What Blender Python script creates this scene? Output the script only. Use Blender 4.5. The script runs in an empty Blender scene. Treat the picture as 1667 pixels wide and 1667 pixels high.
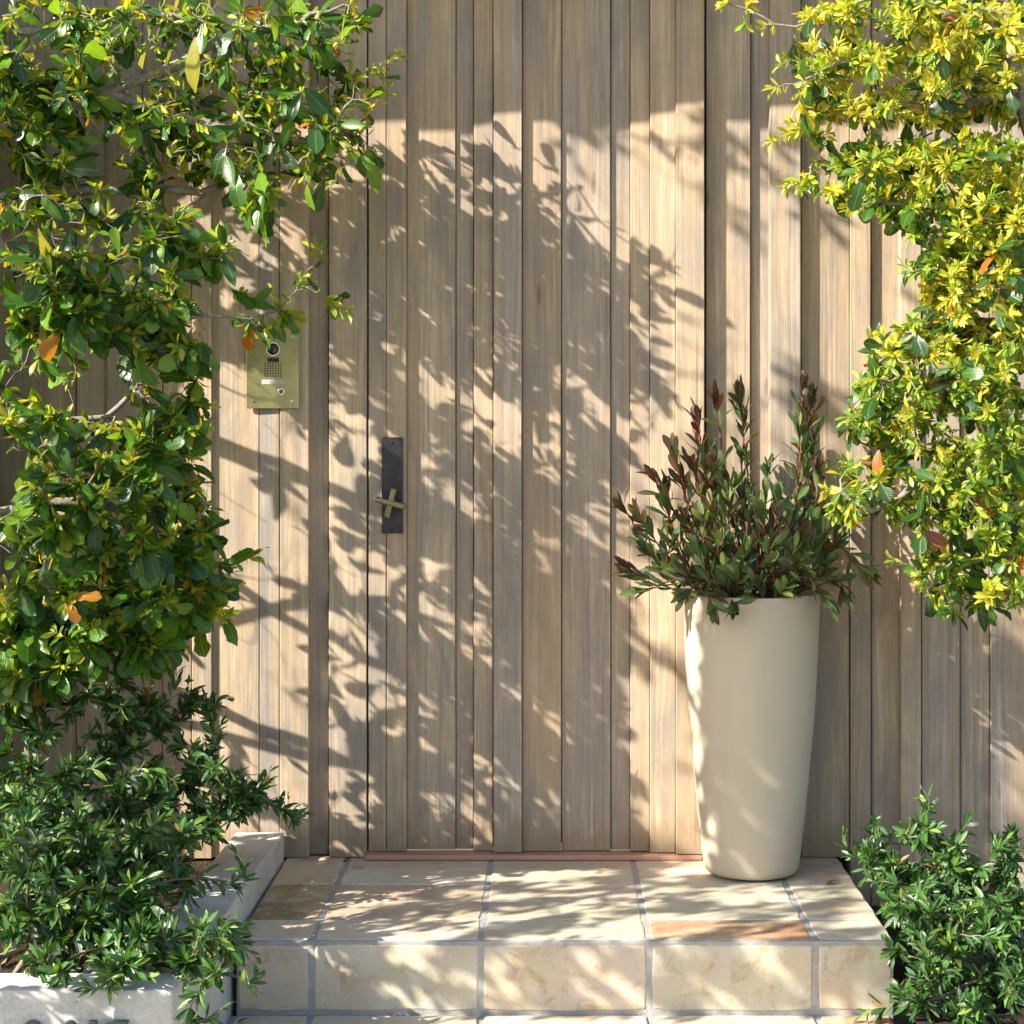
import bpy, bmesh, math, random
import numpy as np
from mathutils import Vector, Matrix, Quaternion

SC = bpy.context.scene
COL = SC.collection
rng = np.random.default_rng(7)
random.seed(7)

# ------------------------------------------------------------------ camera, sky, sun, exposure
ZC = 4.85          # camera to wall plane
S = 0.0016         # metres per photo pixel on the wall plane
CH = 1.115         # camera height over the landing
cam = bpy.data.cameras.new('camera')
cam.sensor_width = 36.0
cam.lens = 36.0 * ZC / (1667 * S)
cam.shift_x = (833.5 - 887) / 1667
cam.shift_y = -(833.5 - 696) / 1667
cam.clip_end = 2000
co = bpy.data.objects.new('camera', cam)
co.location = (0, -ZC, CH)
co.rotation_euler = (math.radians(90), 0, 0)
COL.objects.link(co)
SC.camera = co

SUN_EL = math.radians(32)
SUN_AZ = math.radians(60)          # left of the wall's normal
TO_SUN = np.array([-math.sin(SUN_AZ) * math.cos(SUN_EL), -math.cos(SUN_AZ) * math.cos(SUN_EL), math.sin(SUN_EL)])
world = bpy.data.worlds.new('World')
SC.world = world
world.use_nodes = True
wn = world.node_tree.nodes
sky = wn.new('ShaderNodeTexSky')
sky.sky_type = 'NISHITA'
sky.sun_disc = False
sky.sun_elevation = SUN_EL
sky.sun_rotation = math.atan2(TO_SUN[0], TO_SUN[1])
sky.air_density = 1.0
sky.dust_density = 1.2
world.node_tree.links.new(sky.outputs[0], wn['Background'].inputs[0])
wn['Background'].inputs[1].default_value = 0.105
sun = bpy.data.lights.new('sun', 'SUN')
sun.energy = 5.0
sun.angle = math.radians(0.53)
sun.color = (1.0, 0.935, 0.82)
so = bpy.data.objects.new('sun', sun)
so.rotation_euler = Vector(-TO_SUN).to_track_quat('-Z', 'Y').to_euler()
so.location = (-6, -6, 8)
COL.objects.link(so)
vs = SC.view_settings
vs.view_transform = 'Standard'
vs.look = 'None'
vs.gamma = 1.0
vs.use_curve_mapping = False
vs.exposure = 1.33
cy = SC.cycles
cy.use_adaptive_sampling = True
cy.adaptive_threshold = 0.02
cy.max_bounces = 6
cy.diffuse_bounces = 3
cy.glossy_bounces = 2
cy.transmission_bounces = 3
cy.caustics_reflective = False
cy.caustics_refractive = False

# ------------------------------------------------------------------ helpers
def W(px, py, d=0.0):
    """a point of the place seen at photo pixel (px, py), d metres in front of the wall"""
    k = 1 - d / ZC
    return np.array([(px - 887) * S * k, -d, CH - (py - 696) * S * k])

def X(px, d=0.0): return (px - 887) * S * (1 - d / ZC)
def ZZ(py, d=0.0): return CH - (py - 696) * S * (1 - d / ZC)

def tag(o, label=None, cat=None, group=None, kind=None):
    if label: o['label'] = label
    if cat: o['category'] = cat
    if group: o['group'] = group
    if kind: o['kind'] = kind
    return o

def thing(name, loc, label, cat, group=None):
    o = bpy.data.objects.new(name, None)
    o.empty_display_size = 0.05
    o.location = loc
    COL.objects.link(o)
    return tag(o, label, cat, group)

def wloc(o):
    v = Vector((0, 0, 0))
    while o is not None:
        v += o.location
        o = o.parent
    return v

def link(name, me, mat, parent=None, loc=None, smooth=False):
    """links a mesh; loc is a world position (no parent ever rotates)"""
    o = bpy.data.objects.new(name, me)
    if mat is not None and not me.materials:
        me.materials.append(mat)
    if smooth:
        me.polygons.foreach_set('use_smooth', [True] * len(me.polygons))
    base = Vector((0, 0, 0))
    if parent is not None:
        o.parent = parent
        base = wloc(parent)
    o.location = Vector(loc if loc is not None else (0, 0, 0)) - base
    COL.objects.link(o)
    return o

def bm_obj(name, bm, mat, parent=None, loc=None, smooth=False):
    me = bpy.data.meshes.new(name)
    bm.to_mesh(me)
    bm.free()
    return link(name, me, mat, parent, loc, smooth)

def box_bm(x0, x1, y0, y1, z0, z1, bevel=0.0, seg=1, jit=0.0):
    bm = bmesh.new()
    bmesh.ops.create_cube(bm, size=1.0)
    for v in bm.verts:
        v.co.x = (x0 + x1) / 2 + v.co.x * (x1 - x0)
        v.co.y = (y0 + y1) / 2 + v.co.y * (y1 - y0)
        v.co.z = (z0 + z1) / 2 + v.co.z * (z1 - z0)
        if jit:
            v.co += Vector((random.uniform(-jit, jit), random.uniform(-jit, jit), random.uniform(-jit, jit)))
    if bevel:
        bmesh.ops.bevel(bm, geom=bm.edges[:], offset=bevel, segments=seg, affect='EDGES', profile=0.5)
    return bm

def lathe_bm(profile, n=48):
    bm = bmesh.new()
    rings = []
    for r, z in profile:
        if r < 1e-6:
            rings.append([bm.verts.new((0, 0, z))])
        else:
            rings.append([bm.verts.new((r * math.cos(2 * math.pi * i / n), r * math.sin(2 * math.pi * i / n), z)) for i in range(n)])
    for a, b in zip(rings, rings[1:]):
        for i in range(n):
            j = (i + 1) % n
            if len(a) == 1 and len(b) == 1: continue
            if len(a) == 1: bm.faces.new((a[0], b[j], b[i]))
            elif len(b) == 1: bm.faces.new((a[i], a[j], b[0]))
            else: bm.faces.new((a[i], a[j], b[j], b[i]))
    bmesh.ops.recalc_face_normals(bm, faces=bm.faces[:])
    return bm

def disc_bm(r, depth, n=24, bevel=0.0):
    """disc lying on the wall: axis along -Y, back face at y=0"""
    bm = lathe_bm([(0, 0), (r, 0), (r, depth - bevel), (max(r - bevel, 1e-4), depth), (0, depth)] if bevel else [(0, 0), (r, 0), (r, depth), (0, depth)], n)
    bmesh.ops.rotate(bm, verts=bm.verts[:], cent=(0, 0, 0), matrix=Matrix.Rotation(math.radians(90), 3, 'X'))
    return bm

# ------------------------------------------------------------------ materials
def mat_new(name):
    m = bpy.data.materials.new(name)
    m.use_nodes = True
    nt = m.node_tree
    return m, nt, nt.nodes, nt.links, nt.nodes['Principled BSDF']

def N(nt, t, **kw):
    n = nt.nodes.new(t)
    for k, v in kw.items():
        if k.startswith('i_'):
            n.inputs[int(k[2:]) if k[2:].isdigit() else k[2:]].default_value = v
        else:
            setattr(n, k, v)
    return n

def ramp(nt, fac, stops):
    r = nt.nodes.new('ShaderNodeValToRGB')
    el = r.color_ramp.elements
    while len(el) < len(stops): el.new(0.5)
    for e, (p, c) in zip(el, stops):
        e.position = p
        e.color = (c[0], c[1], c[2], 1) if isinstance(c, tuple) else (c, c, c, 1)
    nt.links.new(fac, r.inputs[0])
    return r

def mixc(nt, fac, a, b, mode='MIX'):
    m = nt.nodes.new('ShaderNodeMix')
    m.data_type = 'RGBA'
    m.blend_type = mode
    for sock, v in ((m.inputs[0], fac), (m.inputs[6], a), (m.inputs[7], b)):
        if hasattr(v, 'is_linked') or isinstance(v, bpy.types.NodeSocket): nt.links.new(v, sock)
        elif isinstance(v, (int, float)): sock.default_value = v
        else: sock.default_value = (v[0], v[1], v[2], 1)
    return m.outputs[2]

def noise(nt, vec, scale, detail=4, rough=0.55, dist=0.0):
    n = N(nt, 'ShaderNodeTexNoise')
    n.inputs['Scale'].default_value = scale
    n.inputs['Detail'].default_value = detail
    n.inputs['Roughness'].default_value = rough
    n.inputs['Distortion'].default_value = dist
    nt.links.new(vec, n.inputs['Vector'])
    return n.outputs['Fac']

def mapping(nt, vec, scale=(1, 1, 1)):
    m = N(nt, 'ShaderNodeMapping')
    m.inputs['Scale'].default_value = scale
    nt.links.new(vec, m.inputs['Vector'])
    return m.outputs[0]

def math_(nt, op, a, b=0.0, clamp=False):
    m = N(nt, 'ShaderNodeMath', operation=op)
    m.use_clamp = clamp
    for s, v in ((m.inputs[0], a), (m.inputs[1], b)):
        if isinstance(v, (int, float)): s.default_value = v
        else: nt.links.new(v, s)
    return m.outputs[0]

def bump(nt, h, strength, dist, bsdf):
    b = N(nt, 'ShaderNodeBump')
    b.inputs['Strength'].default_value = strength
    b.inputs['Distance'].default_value = dist
    nt.links.new(h, b.inputs['Height'])
    nt.links.new(b.outputs[0], bsdf.inputs['Normal'])
    return b

def obj_coord(nt, rand_scale=7.0):
    tc = N(nt, 'ShaderNodeTexCoord')
    oi = N(nt, 'ShaderNodeObjectInfo')
    r = math_(nt, 'MULTIPLY', oi.outputs['Random'], rand_scale)
    cv = N(nt, 'ShaderNodeCombineXYZ')
    nt.links.new(r, cv.inputs[0]); nt.links.new(r, cv.inputs[2])
    a = N(nt, 'ShaderNodeVectorMath', operation='ADD')
    nt.links.new(tc.outputs['Object'], a.inputs[0])
    nt.links.new(cv.outputs[0], a.inputs[1])
    return a.outputs[0], oi

def make_wood():
    m, nt, n, l, b = mat_new('weathered_cedar')
    v, oi = obj_coord(nt, 23.0)
    warp = noise(nt, mapping(nt, v, (5, 5, 0.9)), 1.0, 3)
    wv = N(nt, 'ShaderNodeVectorMath', operation='ADD')
    sx = N(nt, 'ShaderNodeCombineXYZ')
    l.new(math_(nt, 'MULTIPLY', warp, 0.05), sx.inputs[0])
    l.new(v, wv.inputs[0]); l.new(sx.outputs[0], wv.inputs[1])
    v2 = wv.outputs[0]
    grain = noise(nt, mapping(nt, v2, (110, 40, 1.6)), 1.0, 5, 0.6)
    fine = noise(nt, mapping(nt, v2, (420, 120, 7)), 1.0, 3, 0.6)
    wide = noise(nt, mapping(nt, v2, (26, 26, 0.7)), 1.0, 4, 0.55)
    blot = noise(nt, mapping(nt, v, (11, 11, 3.0)), 1.0, 6, 0.68, 0.4)
    # knots
    vo = N(nt, 'ShaderNodeTexVoronoi', feature='F1')
    vo.inputs['Scale'].default_value = 1.0
    vo.inputs['Randomness'].default_value = 1.0
    l.new(mapping(nt, v2, (11, 0.01, 2.6)), vo.inputs['Vector'])
    knot = ramp(nt, vo.outputs['Distance'], [(0.0, 1.0), (0.045, 0.9), (0.085, 0.0)]).outputs[0]
    ring = ramp(nt, math_(nt, 'SINE', math_(nt, 'MULTIPLY', vo.outputs['Distance'], 110.0)), [(0.35, 0.0), (0.9, 1.0)]).outputs[0]
    halo = ramp(nt, vo.outputs['Distance'], [(0.0, 1.0), (0.20, 0.0)]).outputs[0]
    ksel = ramp(nt, N(nt, 'ShaderNodeSeparateColor').outputs[0], [(0, 0), (1, 1)])
    sep = ksel.inputs[0].links[0].from_node
    l.new(vo.outputs['Color'], sep.inputs[0])
    ksel.color_ramp.elements[0].position = 0.70
    ksel.color_ramp.elements[1].position = 0.72
    g = math_(nt, 'ADD', math_(nt, 'MULTIPLY', grain, 0.55), math_(nt, 'MULTIPLY', fine, 0.45))
    base = ramp(nt, g, [(0.32, (0.215, 0.163, 0.112)), (0.48, (0.410, 0.335, 0.254)), (0.62, (0.555, 0.470, 0.372))]).outputs[0]
    tint = ramp(nt, oi.outputs['Random'], [(0.0, (1.12, 1.06, 0.96)), (0.17, (0.86, 0.90, 0.98)), (0.34, (1.04, 1.00, 0.94)), (0.5, (0.92, 0.84, 0.74)), (0.67, (0.84, 0.85, 0.90)), (0.84, (1.08, 1.02, 0.92))])
    tint.color_ramp.interpolation = 'CONSTANT'
    c = mixc(nt, 1.0, base, tint.outputs[0], 'MULTIPLY')
    c = mixc(nt, ramp(nt, wide, [(0.40, 0.0), (0.60, 0.7)]).outputs[0], c, (0.42, 0.30, 0.185))
    streak = noise(nt, mapping(nt, v2, (60, 60, 1.1)), 1.0, 5, 0.65)
    c = mixc(nt, ramp(nt, streak, [(0.52, 0.0), (0.72, 0.50)]).outputs[0], c, (0.22, 0.18, 0.14))
    c = mixc(nt, ramp(nt, streak, [(0.28, 0.30), (0.42, 0.0)]).outputs[0], c, (0.56, 0.49, 0.40))
    c = mixc(nt, ramp(nt, blot, [(0.45, 0.0), (0.64, 0.75)]).outputs[0], c, (0.25, 0.222, 0.195))
    c = mixc(nt, ramp(nt, blot, [(0.26, 0.35), (0.44, 0.0)]).outputs[0], c, (0.54, 0.47, 0.38))
    # splash marks on the lowest hand's breadth
    tcz = N(nt, 'ShaderNodeTexCoord'); sz = N(nt, 'ShaderNodeSeparateXYZ'); l.new(tcz.outputs['Object'], sz.inputs[0])
    low_ = math_(nt, 'ADD', ramp(nt, sz.outputs[2], [(0.0, 0.55), (0.16, 0.0)]).outputs[0], math_(nt, 'MULTIPLY', math_(nt, 'SUBTRACT', noise(nt, mapping(nt, v, (30, 30, 14)), 1.0, 5, 0.6), 0.5), 0.9))
    c = mixc(nt, ramp(nt, low_, [(0.22, 0.0), (0.50, 0.55)]).outputs[0], c, (0.27, 0.175, 0.095))
    kn = math_(nt, 'MULTIPLY', ksel.outputs[0], math_(nt, 'ADD', math_(nt, 'MULTIPLY', knot, 0.55), math_(nt, 'MULTIPLY', math_(nt, 'MULTIPLY', ring, halo), 0.30)))
    c = mixc(nt, kn, c, (0.13, 0.085, 0.055))
    # nail-hole sized specks
    sp = noise(nt, mapping(nt, v, (70, 70, 30)), 1.0, 2, 0.5)
    c = mixc(nt, ramp(nt, sp, [(0.74, 0.0), (0.80, 0.6)]).outputs[0], c, (0.10, 0.075, 0.055))
    l.new(c, b.inputs['Base Color'])
    b.inputs['Roughness'].default_value = 0.72
    b.inputs['Specular IOR Level'].default_value = 0.25
    bump(nt, math_(nt, 'SUBTRACT', g, math_(nt, 'MULTIPLY', kn, 0.5)), 0.55, 0.0025, b)
    return m

def make_tile():
    m, nt, n, l, b = mat_new('terracotta_tile')
    v, oi = obj_coord(nt, 31.0)
    big = noise(nt, v, 9, 4, 0.6, 0.6)
    mid = noise(nt, v, 38, 7, 0.72)
    fine = noise(nt, v, 260, 3, 0.6)
    c = oi.outputs['Color']
    c = mixc(nt, ramp(nt, big, [(0.42, 0.0), (0.64, 0.8)]).outputs[0], c, (0.57, 0.485, 0.315))
    c = mixc(nt, ramp(nt, noise(nt, v, 6.5, 3, 0.5, 0.3), [(0.48, 0.0), (0.64, 0.55)]).outputs[0], c, (0.57, 0.42, 0.31))
    c = mixc(nt, ramp(nt, mid, [(0.30, 0.45), (0.48, 0.0)]).outputs[0], c, (0.66, 0.60, 0.48))
    c = mixc(nt, ramp(nt, noise(nt, v, 14, 6, 0.7, 1.0), [(0.53, 0.0), (0.68, 0.6)]).outputs[0], c, (0.33, 0.21, 0.10))
    pit = ramp(nt, noise(nt, v, 190, 2, 0.5), [(0.67, 0.0), (0.71, 1.0)]).outputs[0]
    c = mixc(nt, math_(nt, 'MULTIPLY', pit, 0.7), c, (0.13, 0.10, 0.07))
    l.new(c, b.inputs['Base Color'])
    b.inputs['Roughness'].default_value = 0.62
    b.inputs['Specular IOR Level'].default_value = 0.3
    h = math_(nt, 'SUBTRACT', math_(nt, 'ADD', math_(nt, 'MULTIPLY', mid, 0.6), math_(nt, 'MULTIPLY', fine, 0.2)), math_(nt, 'MULTIPLY', pit, 0.6))
    bump(nt, h, 0.45, 0.004, b)
    return m

def make_rough(name, ca, cb, scale, bs=0.5, bd=0.004, rough=0.9, fscale=None):
    m, nt, n, l, b = mat_new(name)
    tc = N(nt, 'ShaderNodeTexCoord')
    v = tc.outputs['Object']
    a = noise(nt, v, scale, 6, 0.65)
    f = noise(nt, v, fscale or scale * 9, 4, 0.6)
    c = mixc(nt, ramp(nt, a, [(0.32, 0.0), (0.68, 1.0)]).outputs[0], ca, cb)
    c = mixc(nt, ramp(nt, f, [(0.35, 0.30), (0.60, 0.0)]).outputs[0], c, tuple(x * 0.5 for x in ca))
    l.new(c, b.inputs['Base Color'])
    b.inputs['Roughness'].default_value = rough
    b.inputs['Specular IOR Level'].default_value = 0.25
    bump(nt, math_(nt, 'ADD', math_(nt, 'MULTIPLY', a, 0.5), math_(nt, 'MULTIPLY', f, 0.5)), bs, bd, b)
    return m

def make_plain(name, c, rough=0.5, metal=0.0, var=0.15, scale=30, bs=0.1, bd=0.002, spec=0.5):
    m, nt, n, l, b = mat_new(name)
    tc = N(nt, 'ShaderNodeTexCoord')
    a = noise(nt, tc.outputs['Object'], scale, 5, 0.6)
    cc = mixc(nt, a, tuple(x * (1 - var) for x in c), tuple(min(1, x * (1 + var)) for x in c))
    l.new(cc, b.inputs['Base Color'])
    r = N(nt, 'ShaderNodeMapRange')
    r.inputs[3].default_value = max(0.02, rough - 0.1); r.inputs[4].default_value = min(1, rough + 0.12)
    l.new(a, r.inputs[0]); l.new(r.outputs[0], b.inputs['Roughness'])
    b.inputs['Metallic'].default_value = metal
    b.inputs['Specular IOR Level'].default_value = spec
    bump(nt, a, bs, bd, b)
    return m

def make_leaf(name, gloss=0.32, trans=0.35, spec=0.5):
    m, nt, n, l, b = mat_new(name)
    col = N(nt, 'ShaderNodeAttribute', attribute_name='leafcol')
    uv = N(nt, 'ShaderNodeAttribute', attribute_name='leafuv')
    sp = N(nt, 'ShaderNodeSeparateXYZ')
    l.new(uv.outputs['Vector'], sp.inputs[0])
    au = math_(nt, 'ABSOLUTE', sp.outputs[0])
    rib = ramp(nt, au, [(0.0, 1.0), (0.07, 0.7), (0.13, 0.0)]).outputs[0]
    side = math_(nt, 'SINE', math_(nt, 'MULTIPLY', math_(nt, 'SUBTRACT', sp.outputs[1], math_(nt, 'MULTIPLY', au, 0.16)), 62.0))
    vein = ramp(nt, side, [(0.80, 0.0), (1.0, 1.0)]).outputs[0]
    tc = N(nt, 'ShaderNodeTexCoord')
    ns = noise(nt, tc.outputs['Object'], 60, 3, 0.6)
    c = mixc(nt, ramp(nt, ns, [(0.35, 0.0), (0.7, 0.4)]).outputs[0], col.outputs['Color'], mixc(nt, 1.0, col.outputs['Color'], (0.62, 0.70, 0.6), 'MULTIPLY'))
    light = mixc(nt, 0.5, col.outputs['Color'], (0.32, 0.36, 0.10))
    c = mixc(nt, math_(nt, 'MULTIPLY', rib, 0.65), c, light)
    c = mixc(nt, math_(nt, 'MULTIPLY', vein, 0.14), c, light)
    l.new(c, b.inputs['Base Color'])
    b.inputs['Roughness'].default_value = gloss
    b.inputs['Specular IOR Level'].default_value = spec
    bump(nt, math_(nt, 'ADD', math_(nt, 'MULTIPLY', rib, -0.6), math_(nt, 'MULTIPLY', math_(nt, 'ADD', vein, ns), 0.35)), 0.35, 0.002, b)
    t = N(nt, 'ShaderNodeBsdfTranslucent')
    tcx = mixc(nt, 1.0, c, (1.9, 1.75, 0.55), 'MULTIPLY')
    l.new(tcx, t.inputs[0])
    mx = N(nt, 'ShaderNodeMixShader')
    mx.inputs[0].default_value = trans
    l.new(b.outputs[0], mx.inputs[1]); l.new(t.outputs[0], mx.inputs[2])
    l.new(mx.outputs[0], nt.nodes['Material Output'].inputs['Surface'])
    return m

M = {}
M['wood'] = make_wood()
M['tile'] = make_tile()
M['grout'] = make_rough('grey_grout', (0.40, 0.38, 0.355), (0.56, 0.535, 0.50), 30, 1.0, 0.008, 0.95, 500)
M['stucco'] = make_rough('white_stucco', (0.52, 0.505, 0.48), (0.66, 0.64, 0.61), 7, 0.5, 0.005, 0.85, 130)
def add_stain(m, scale, lo, hi, amt, colour, stretch=(1, 1, 1)):
    nt = m.node_tree
    b = nt.nodes['Principled BSDF']
    src = b.inputs['Base Color'].links[0].from_socket
    tc = N(nt, 'ShaderNodeTexCoord')
    f = ramp(nt, noise(nt, mapping(nt, tc.outputs['Object'], stretch), scale, 6, 0.7, 0.5), [(lo, 0.0), (hi, amt)]).outputs[0]
    nt.links.new(mixc(nt, f, src, colour), b.inputs['Base Color'])
add_stain(M['stucco'], 5, .52, .72, .55, (.36, .33, .27), (1.5, 1.5, .5))
add_stain(M['stucco'], 60, .66, .74, .6, (.20, .17, .13))
M['soil'] = make_rough('bark_mulch', (0.035, 0.024, 0.016), (0.11, 0.075, 0.048), 40, 1.0, 0.03, 1.0, 160)
M['path'] = make_rough('pale_paving', (0.42, 0.36, 0.28), (0.52, 0.46, 0.37), 6, 0.4, 0.004, 0.85)
M['ground'] = make_rough('dry_ground', (0.14, 0.13, 0.08), (0.20, 0.18, 0.11), 3, 0.6, 0.02, 0.95)
M['pot'] = make_plain('beige_pot', (0.53, 0.455, 0.342), 0.56, 0, 0.05, 5, 0.10, 0.002, 0.35)
add_stain(M['pot'], 3.2, .50, .75, .35, (.40, .345, .26), (1.6, 1.6, .45))
add_stain(M['pot'], 70, .68, .76, .45, (.28, .23, .16))
M['sill'] = make_plain('terracotta_sill', (0.44, 0.24, 0.16), 0.7, 0, 0.3, 22, 0.4, 0.004)
M['brass'] = make_plain('aged_brass', (0.40, 0.365, 0.175), 0.32, 0.8, 0.22, 90, 0.25, 0.0006)
add_stain(M['brass'], 150, .60, .70, .7, (.62, .58, .36))
add_stain(M['brass'], 12, .48, .68, .6, (.24, .21, .09))
M['bronze'] = make_plain('polished_bronze', (0.20, 0.18, 0.10), 0.32, 0.9, 0.2, 60, 0.15, 0.0008)
M['iron'] = make_plain('blackened_iron', (0.045, 0.042, 0.048), 0.36, 0.75, 0.8, 30, 0.9, 0.004)
M['black'] = make_plain('black_plastic', (0.012, 0.012, 0.013), 0.25, 0, 0.2, 30)
M['lens'] = make_plain('dark_lens', (0.02, 0.02, 0.024), 0.06, 0, 0.4, 60, 0.0, 0.001, 0.8)
M['chrome'] = make_plain('chrome', (0.62, 0.62, 0.60), 0.18, 1.0, 0.1, 60)
M['label'] = make_plain('pale_label', (0.45, 0.46, 0.40), 0.25, 0, 0.1, 40)
M['patina'] = make_plain('patinated_bronze', (0.10, 0.135, 0.115), 0.5, 0.5, 0.3, 60, 0.3, 0.001)
M['bark'] = make_rough('grey_bark', (0.20, 0.165, 0.13), (0.36, 0.32, 0.27), 55, 0.9, 0.004, 0.9, 240)
M['stem'] = make_plain('olive_stem', (0.22, 0.18, 0.11), 0.6, 0, 0.3, 80)
M['redstem'] = make_plain('red_stem', (0.17, 0.035, 0.032), 0.5, 0, 0.35, 60)
M['leaf'] = make_leaf('tree_leaf', 0.26, 0.42)
M['shrubleaf'] = make_leaf('shrub_leaf', 0.27, 0.25)
M['protealeaf'] = make_leaf('leathery_leaf', 0.45, 0.22, 0.35)
M['cone'] = make_plain('seed_cone', (0.42, 0.30, 0.25), 0.7, 0, 0.4, 300, 0.8, 0.003)

# ------------------------------------------------------------------ setting: ground, path, beds
def struct(name, bm, mat): return tag(bm_obj(name, bm, mat), kind='structure')
struct('ground', box_bm(-400, 400, -400, 40, -0.60, -0.345), M['ground'])
struct('path', box_bm(-0.69, 6.0, -12.0, -1.30, -0.5, -0.165), M['path'])

def soil_bm(x0, x1, y0, y1, z, amp, n=26):
    bm = bmesh.new()
    g = [[bm.verts.new((x0 + (x1 - x0) * i / n, y0 + (y1 - y0) * j / n, z + random.uniform(-amp, amp))) for j in range(n + 1)] for i in range(n + 1)]
    for i in range(n):
        for j in range(n):
            bm.faces.new((g[i][j], g[i + 1][j], g[i + 1][j + 1], g[i][j + 1]))
    return bm
tag(bm_obj('planting_bed', soil_bm(0.772, 4.0, -2.6, 0.02, -0.13, 0.02), M['soil']), kind='structure')
tag(bm_obj('planter_soil', soil_bm(-4.0, -0.78, -1.30, 0.02, -0.01, 0.02), M['soil']), kind='structure')

# ------------------------------------------------------------------ plank wall and door
# (left px, right px, protrusion at left edge mm, at right edge mm, bottom px)
LEFT = [(-300, -215, 20, 20), (-215, -130, 8, 10), (-130, -60, 22, 20), (-60, 45, 18, 20), (45, 124, 10, 9), (124, 170, 24, 25), (170, 232, 14, 15),
        (232, 265, 18, 18), (265, 312, 22, 21), (312, 345, 29, 30), (345, 422, 18, 20), (422, 455, 20, 22), (455, 503, 27, 28), (503, 535, -7, -7), (535, 597.4, 24, 27)]
DOOR = [(599.4, 629, 25, 27), (629, 662, 26.5, 27), (662, 742, 8, 9), (742, 771, 1, 0), (771, 803, 18, 22), (803, 850, 40, 43), (850, 914, 25, 27),
        (914, 994, 18, 20), (994, 1026, 10, 9), (1026, 1058, 22, 24), (1058, 1100, 39, 43), (1100, 1147.2, 57, 62)]
RIGHT = [(1149.4, 1222, 26, 27), (1222, 1253, 10, 11), (1253, 1304, 53, 55), (1304, 1383, 24, 21), (1384, 1418, 28, 30), (1418, 1466, 9, 11), (1466, 1500, 41, 43),
         (1500, 1563, 33, 32), (1563, 1611, 19, 20), (1612.5, 1680, 30, 33), (1680, 1740, 15, 15), (1740, 1810, 26, 28), (1810, 1900, 12, 12), (1900, 2000, 22, 20)]

def plank(parent, a, b, pa, pb, z0, z1=2.74):
    pa, pb = pa / 1000, pb / 1000
    x0 = X(a, pa) + 0.0006
    x1 = X(b, pb) - 0.0006
    bm = bmesh.new()
    t = 0.06
    nz = 10
    rows = []
    for i in range(nz + 1):
        z = z0 + (z1 - z0) * i / nz
        w = random.uniform(-1, 1) * 0.0006
        bw = 0.0022
        rows.append([bm.verts.new((x - x0, y, z - z0)) for x, y in
                     ((x0 + w, t), (x0 + w, -pa + bw), (x0 + w + bw * .8, -pa), (x1 + w * .5 - bw * .8, -pb), (x1 + w * .5, -pb + bw), (x1 + w * .5, t))])
    for r, s in zip(rows, rows[1:]):
        for j in range(5):
            bm.faces.new((r[j], r[j + 1], s[j + 1], s[j]))
    bm.faces.new(rows[0][::-1]); bm.faces.new(rows[-1])
    bmesh.ops.recalc_face_normals(bm, faces=bm.faces[:])
    return bm_obj('plank', bm, M['wood'], parent, (x0, 0, z0))

wl = thing('plank_wall', (X(300), 0, 0), 'weathered cedar plank wall left of the door, behind the white planter', 'wall')
for a, b, p, q in LEFT:
    plank(wl, a, b, p, q, 0.002 if a > 450 else 0.0)
wr = thing('plank_wall', (X(1400), 0, 0), 'weathered cedar plank wall right of the door, behind the beige pot', 'wall')
for a, b, p, q in RIGHT:
    plank(wr, a, b, p, q, 0.002 if a < 1350 else -0.2)
door = thing('door', (X(873), 0, 0.018), 'wide weathered cedar plank door with a black lock plate', 'door')
for a, b, p, q in DOOR:
    plank(door, a, b, p, q, 0.018)
# black backing behind the joints
for par, a, b, z0 in ((wl, -300, 597, -0.2), (door, 600, 1146, 0.02), (wr, 1150, 2000, -0.2)):
    bm_obj('backing_board', box_bm(X(a), X(b), 0.062, 0.085, z0, 2.73), M['black'], par)

# roof overhang that shades the top of the wall (just above the picture)
PE = 0.60
ZE = ZZ(224) + PE * math.tan(SUN_EL) / math.cos(SUN_AZ)
ov = thing('roof_overhang', (0, 0, ZE), 'timber roof overhang above the plank wall and door', 'roof')
bm_obj('fascia_board', box_bm(-4.2, 2.6, -PE, -PE + 0.045, ZE, ZE + 0.2, 0.004), M['wood'], ov)
bm_obj('soffit', box_bm(-4.2, 2.6, -PE + 0.047, 0.3, ZE + 0.1, ZE + 0.2), M['wood'], ov)

# plank-clad return of the house, just outside the picture on the left: its shadow ends in a straight edge on the wall
ret = thing('return_wall', (X(-100) - 0.25, -0.19, 0), 'plank-clad return wall projecting beside the left plank wall', 'wall')
bm_obj('wall_core', box_bm(X(-100) - 0.50, X(-100) - 0.021, -0.36, 0.05, -0.2, 2.74), M['black'], ret)
for k in range(4):
    bm_obj('plank', box_bm(-0.02, 0.0, -0.0925 * 0.5, 0.0925 * 0.5, 0, 2.9, 0.002), M['wood'], ret, (X(-100), -0.333 + k * 0.0945, -0.18))
for k in range(4):
    bm_obj('plank', box_bm(-0.06, 0.06, -0.02, 0.0, 0, 2.9, 0.002), M['wood'], ret, (X(-100) - 0.061 - k * 0.122, -0.3605, -0.18))

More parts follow.
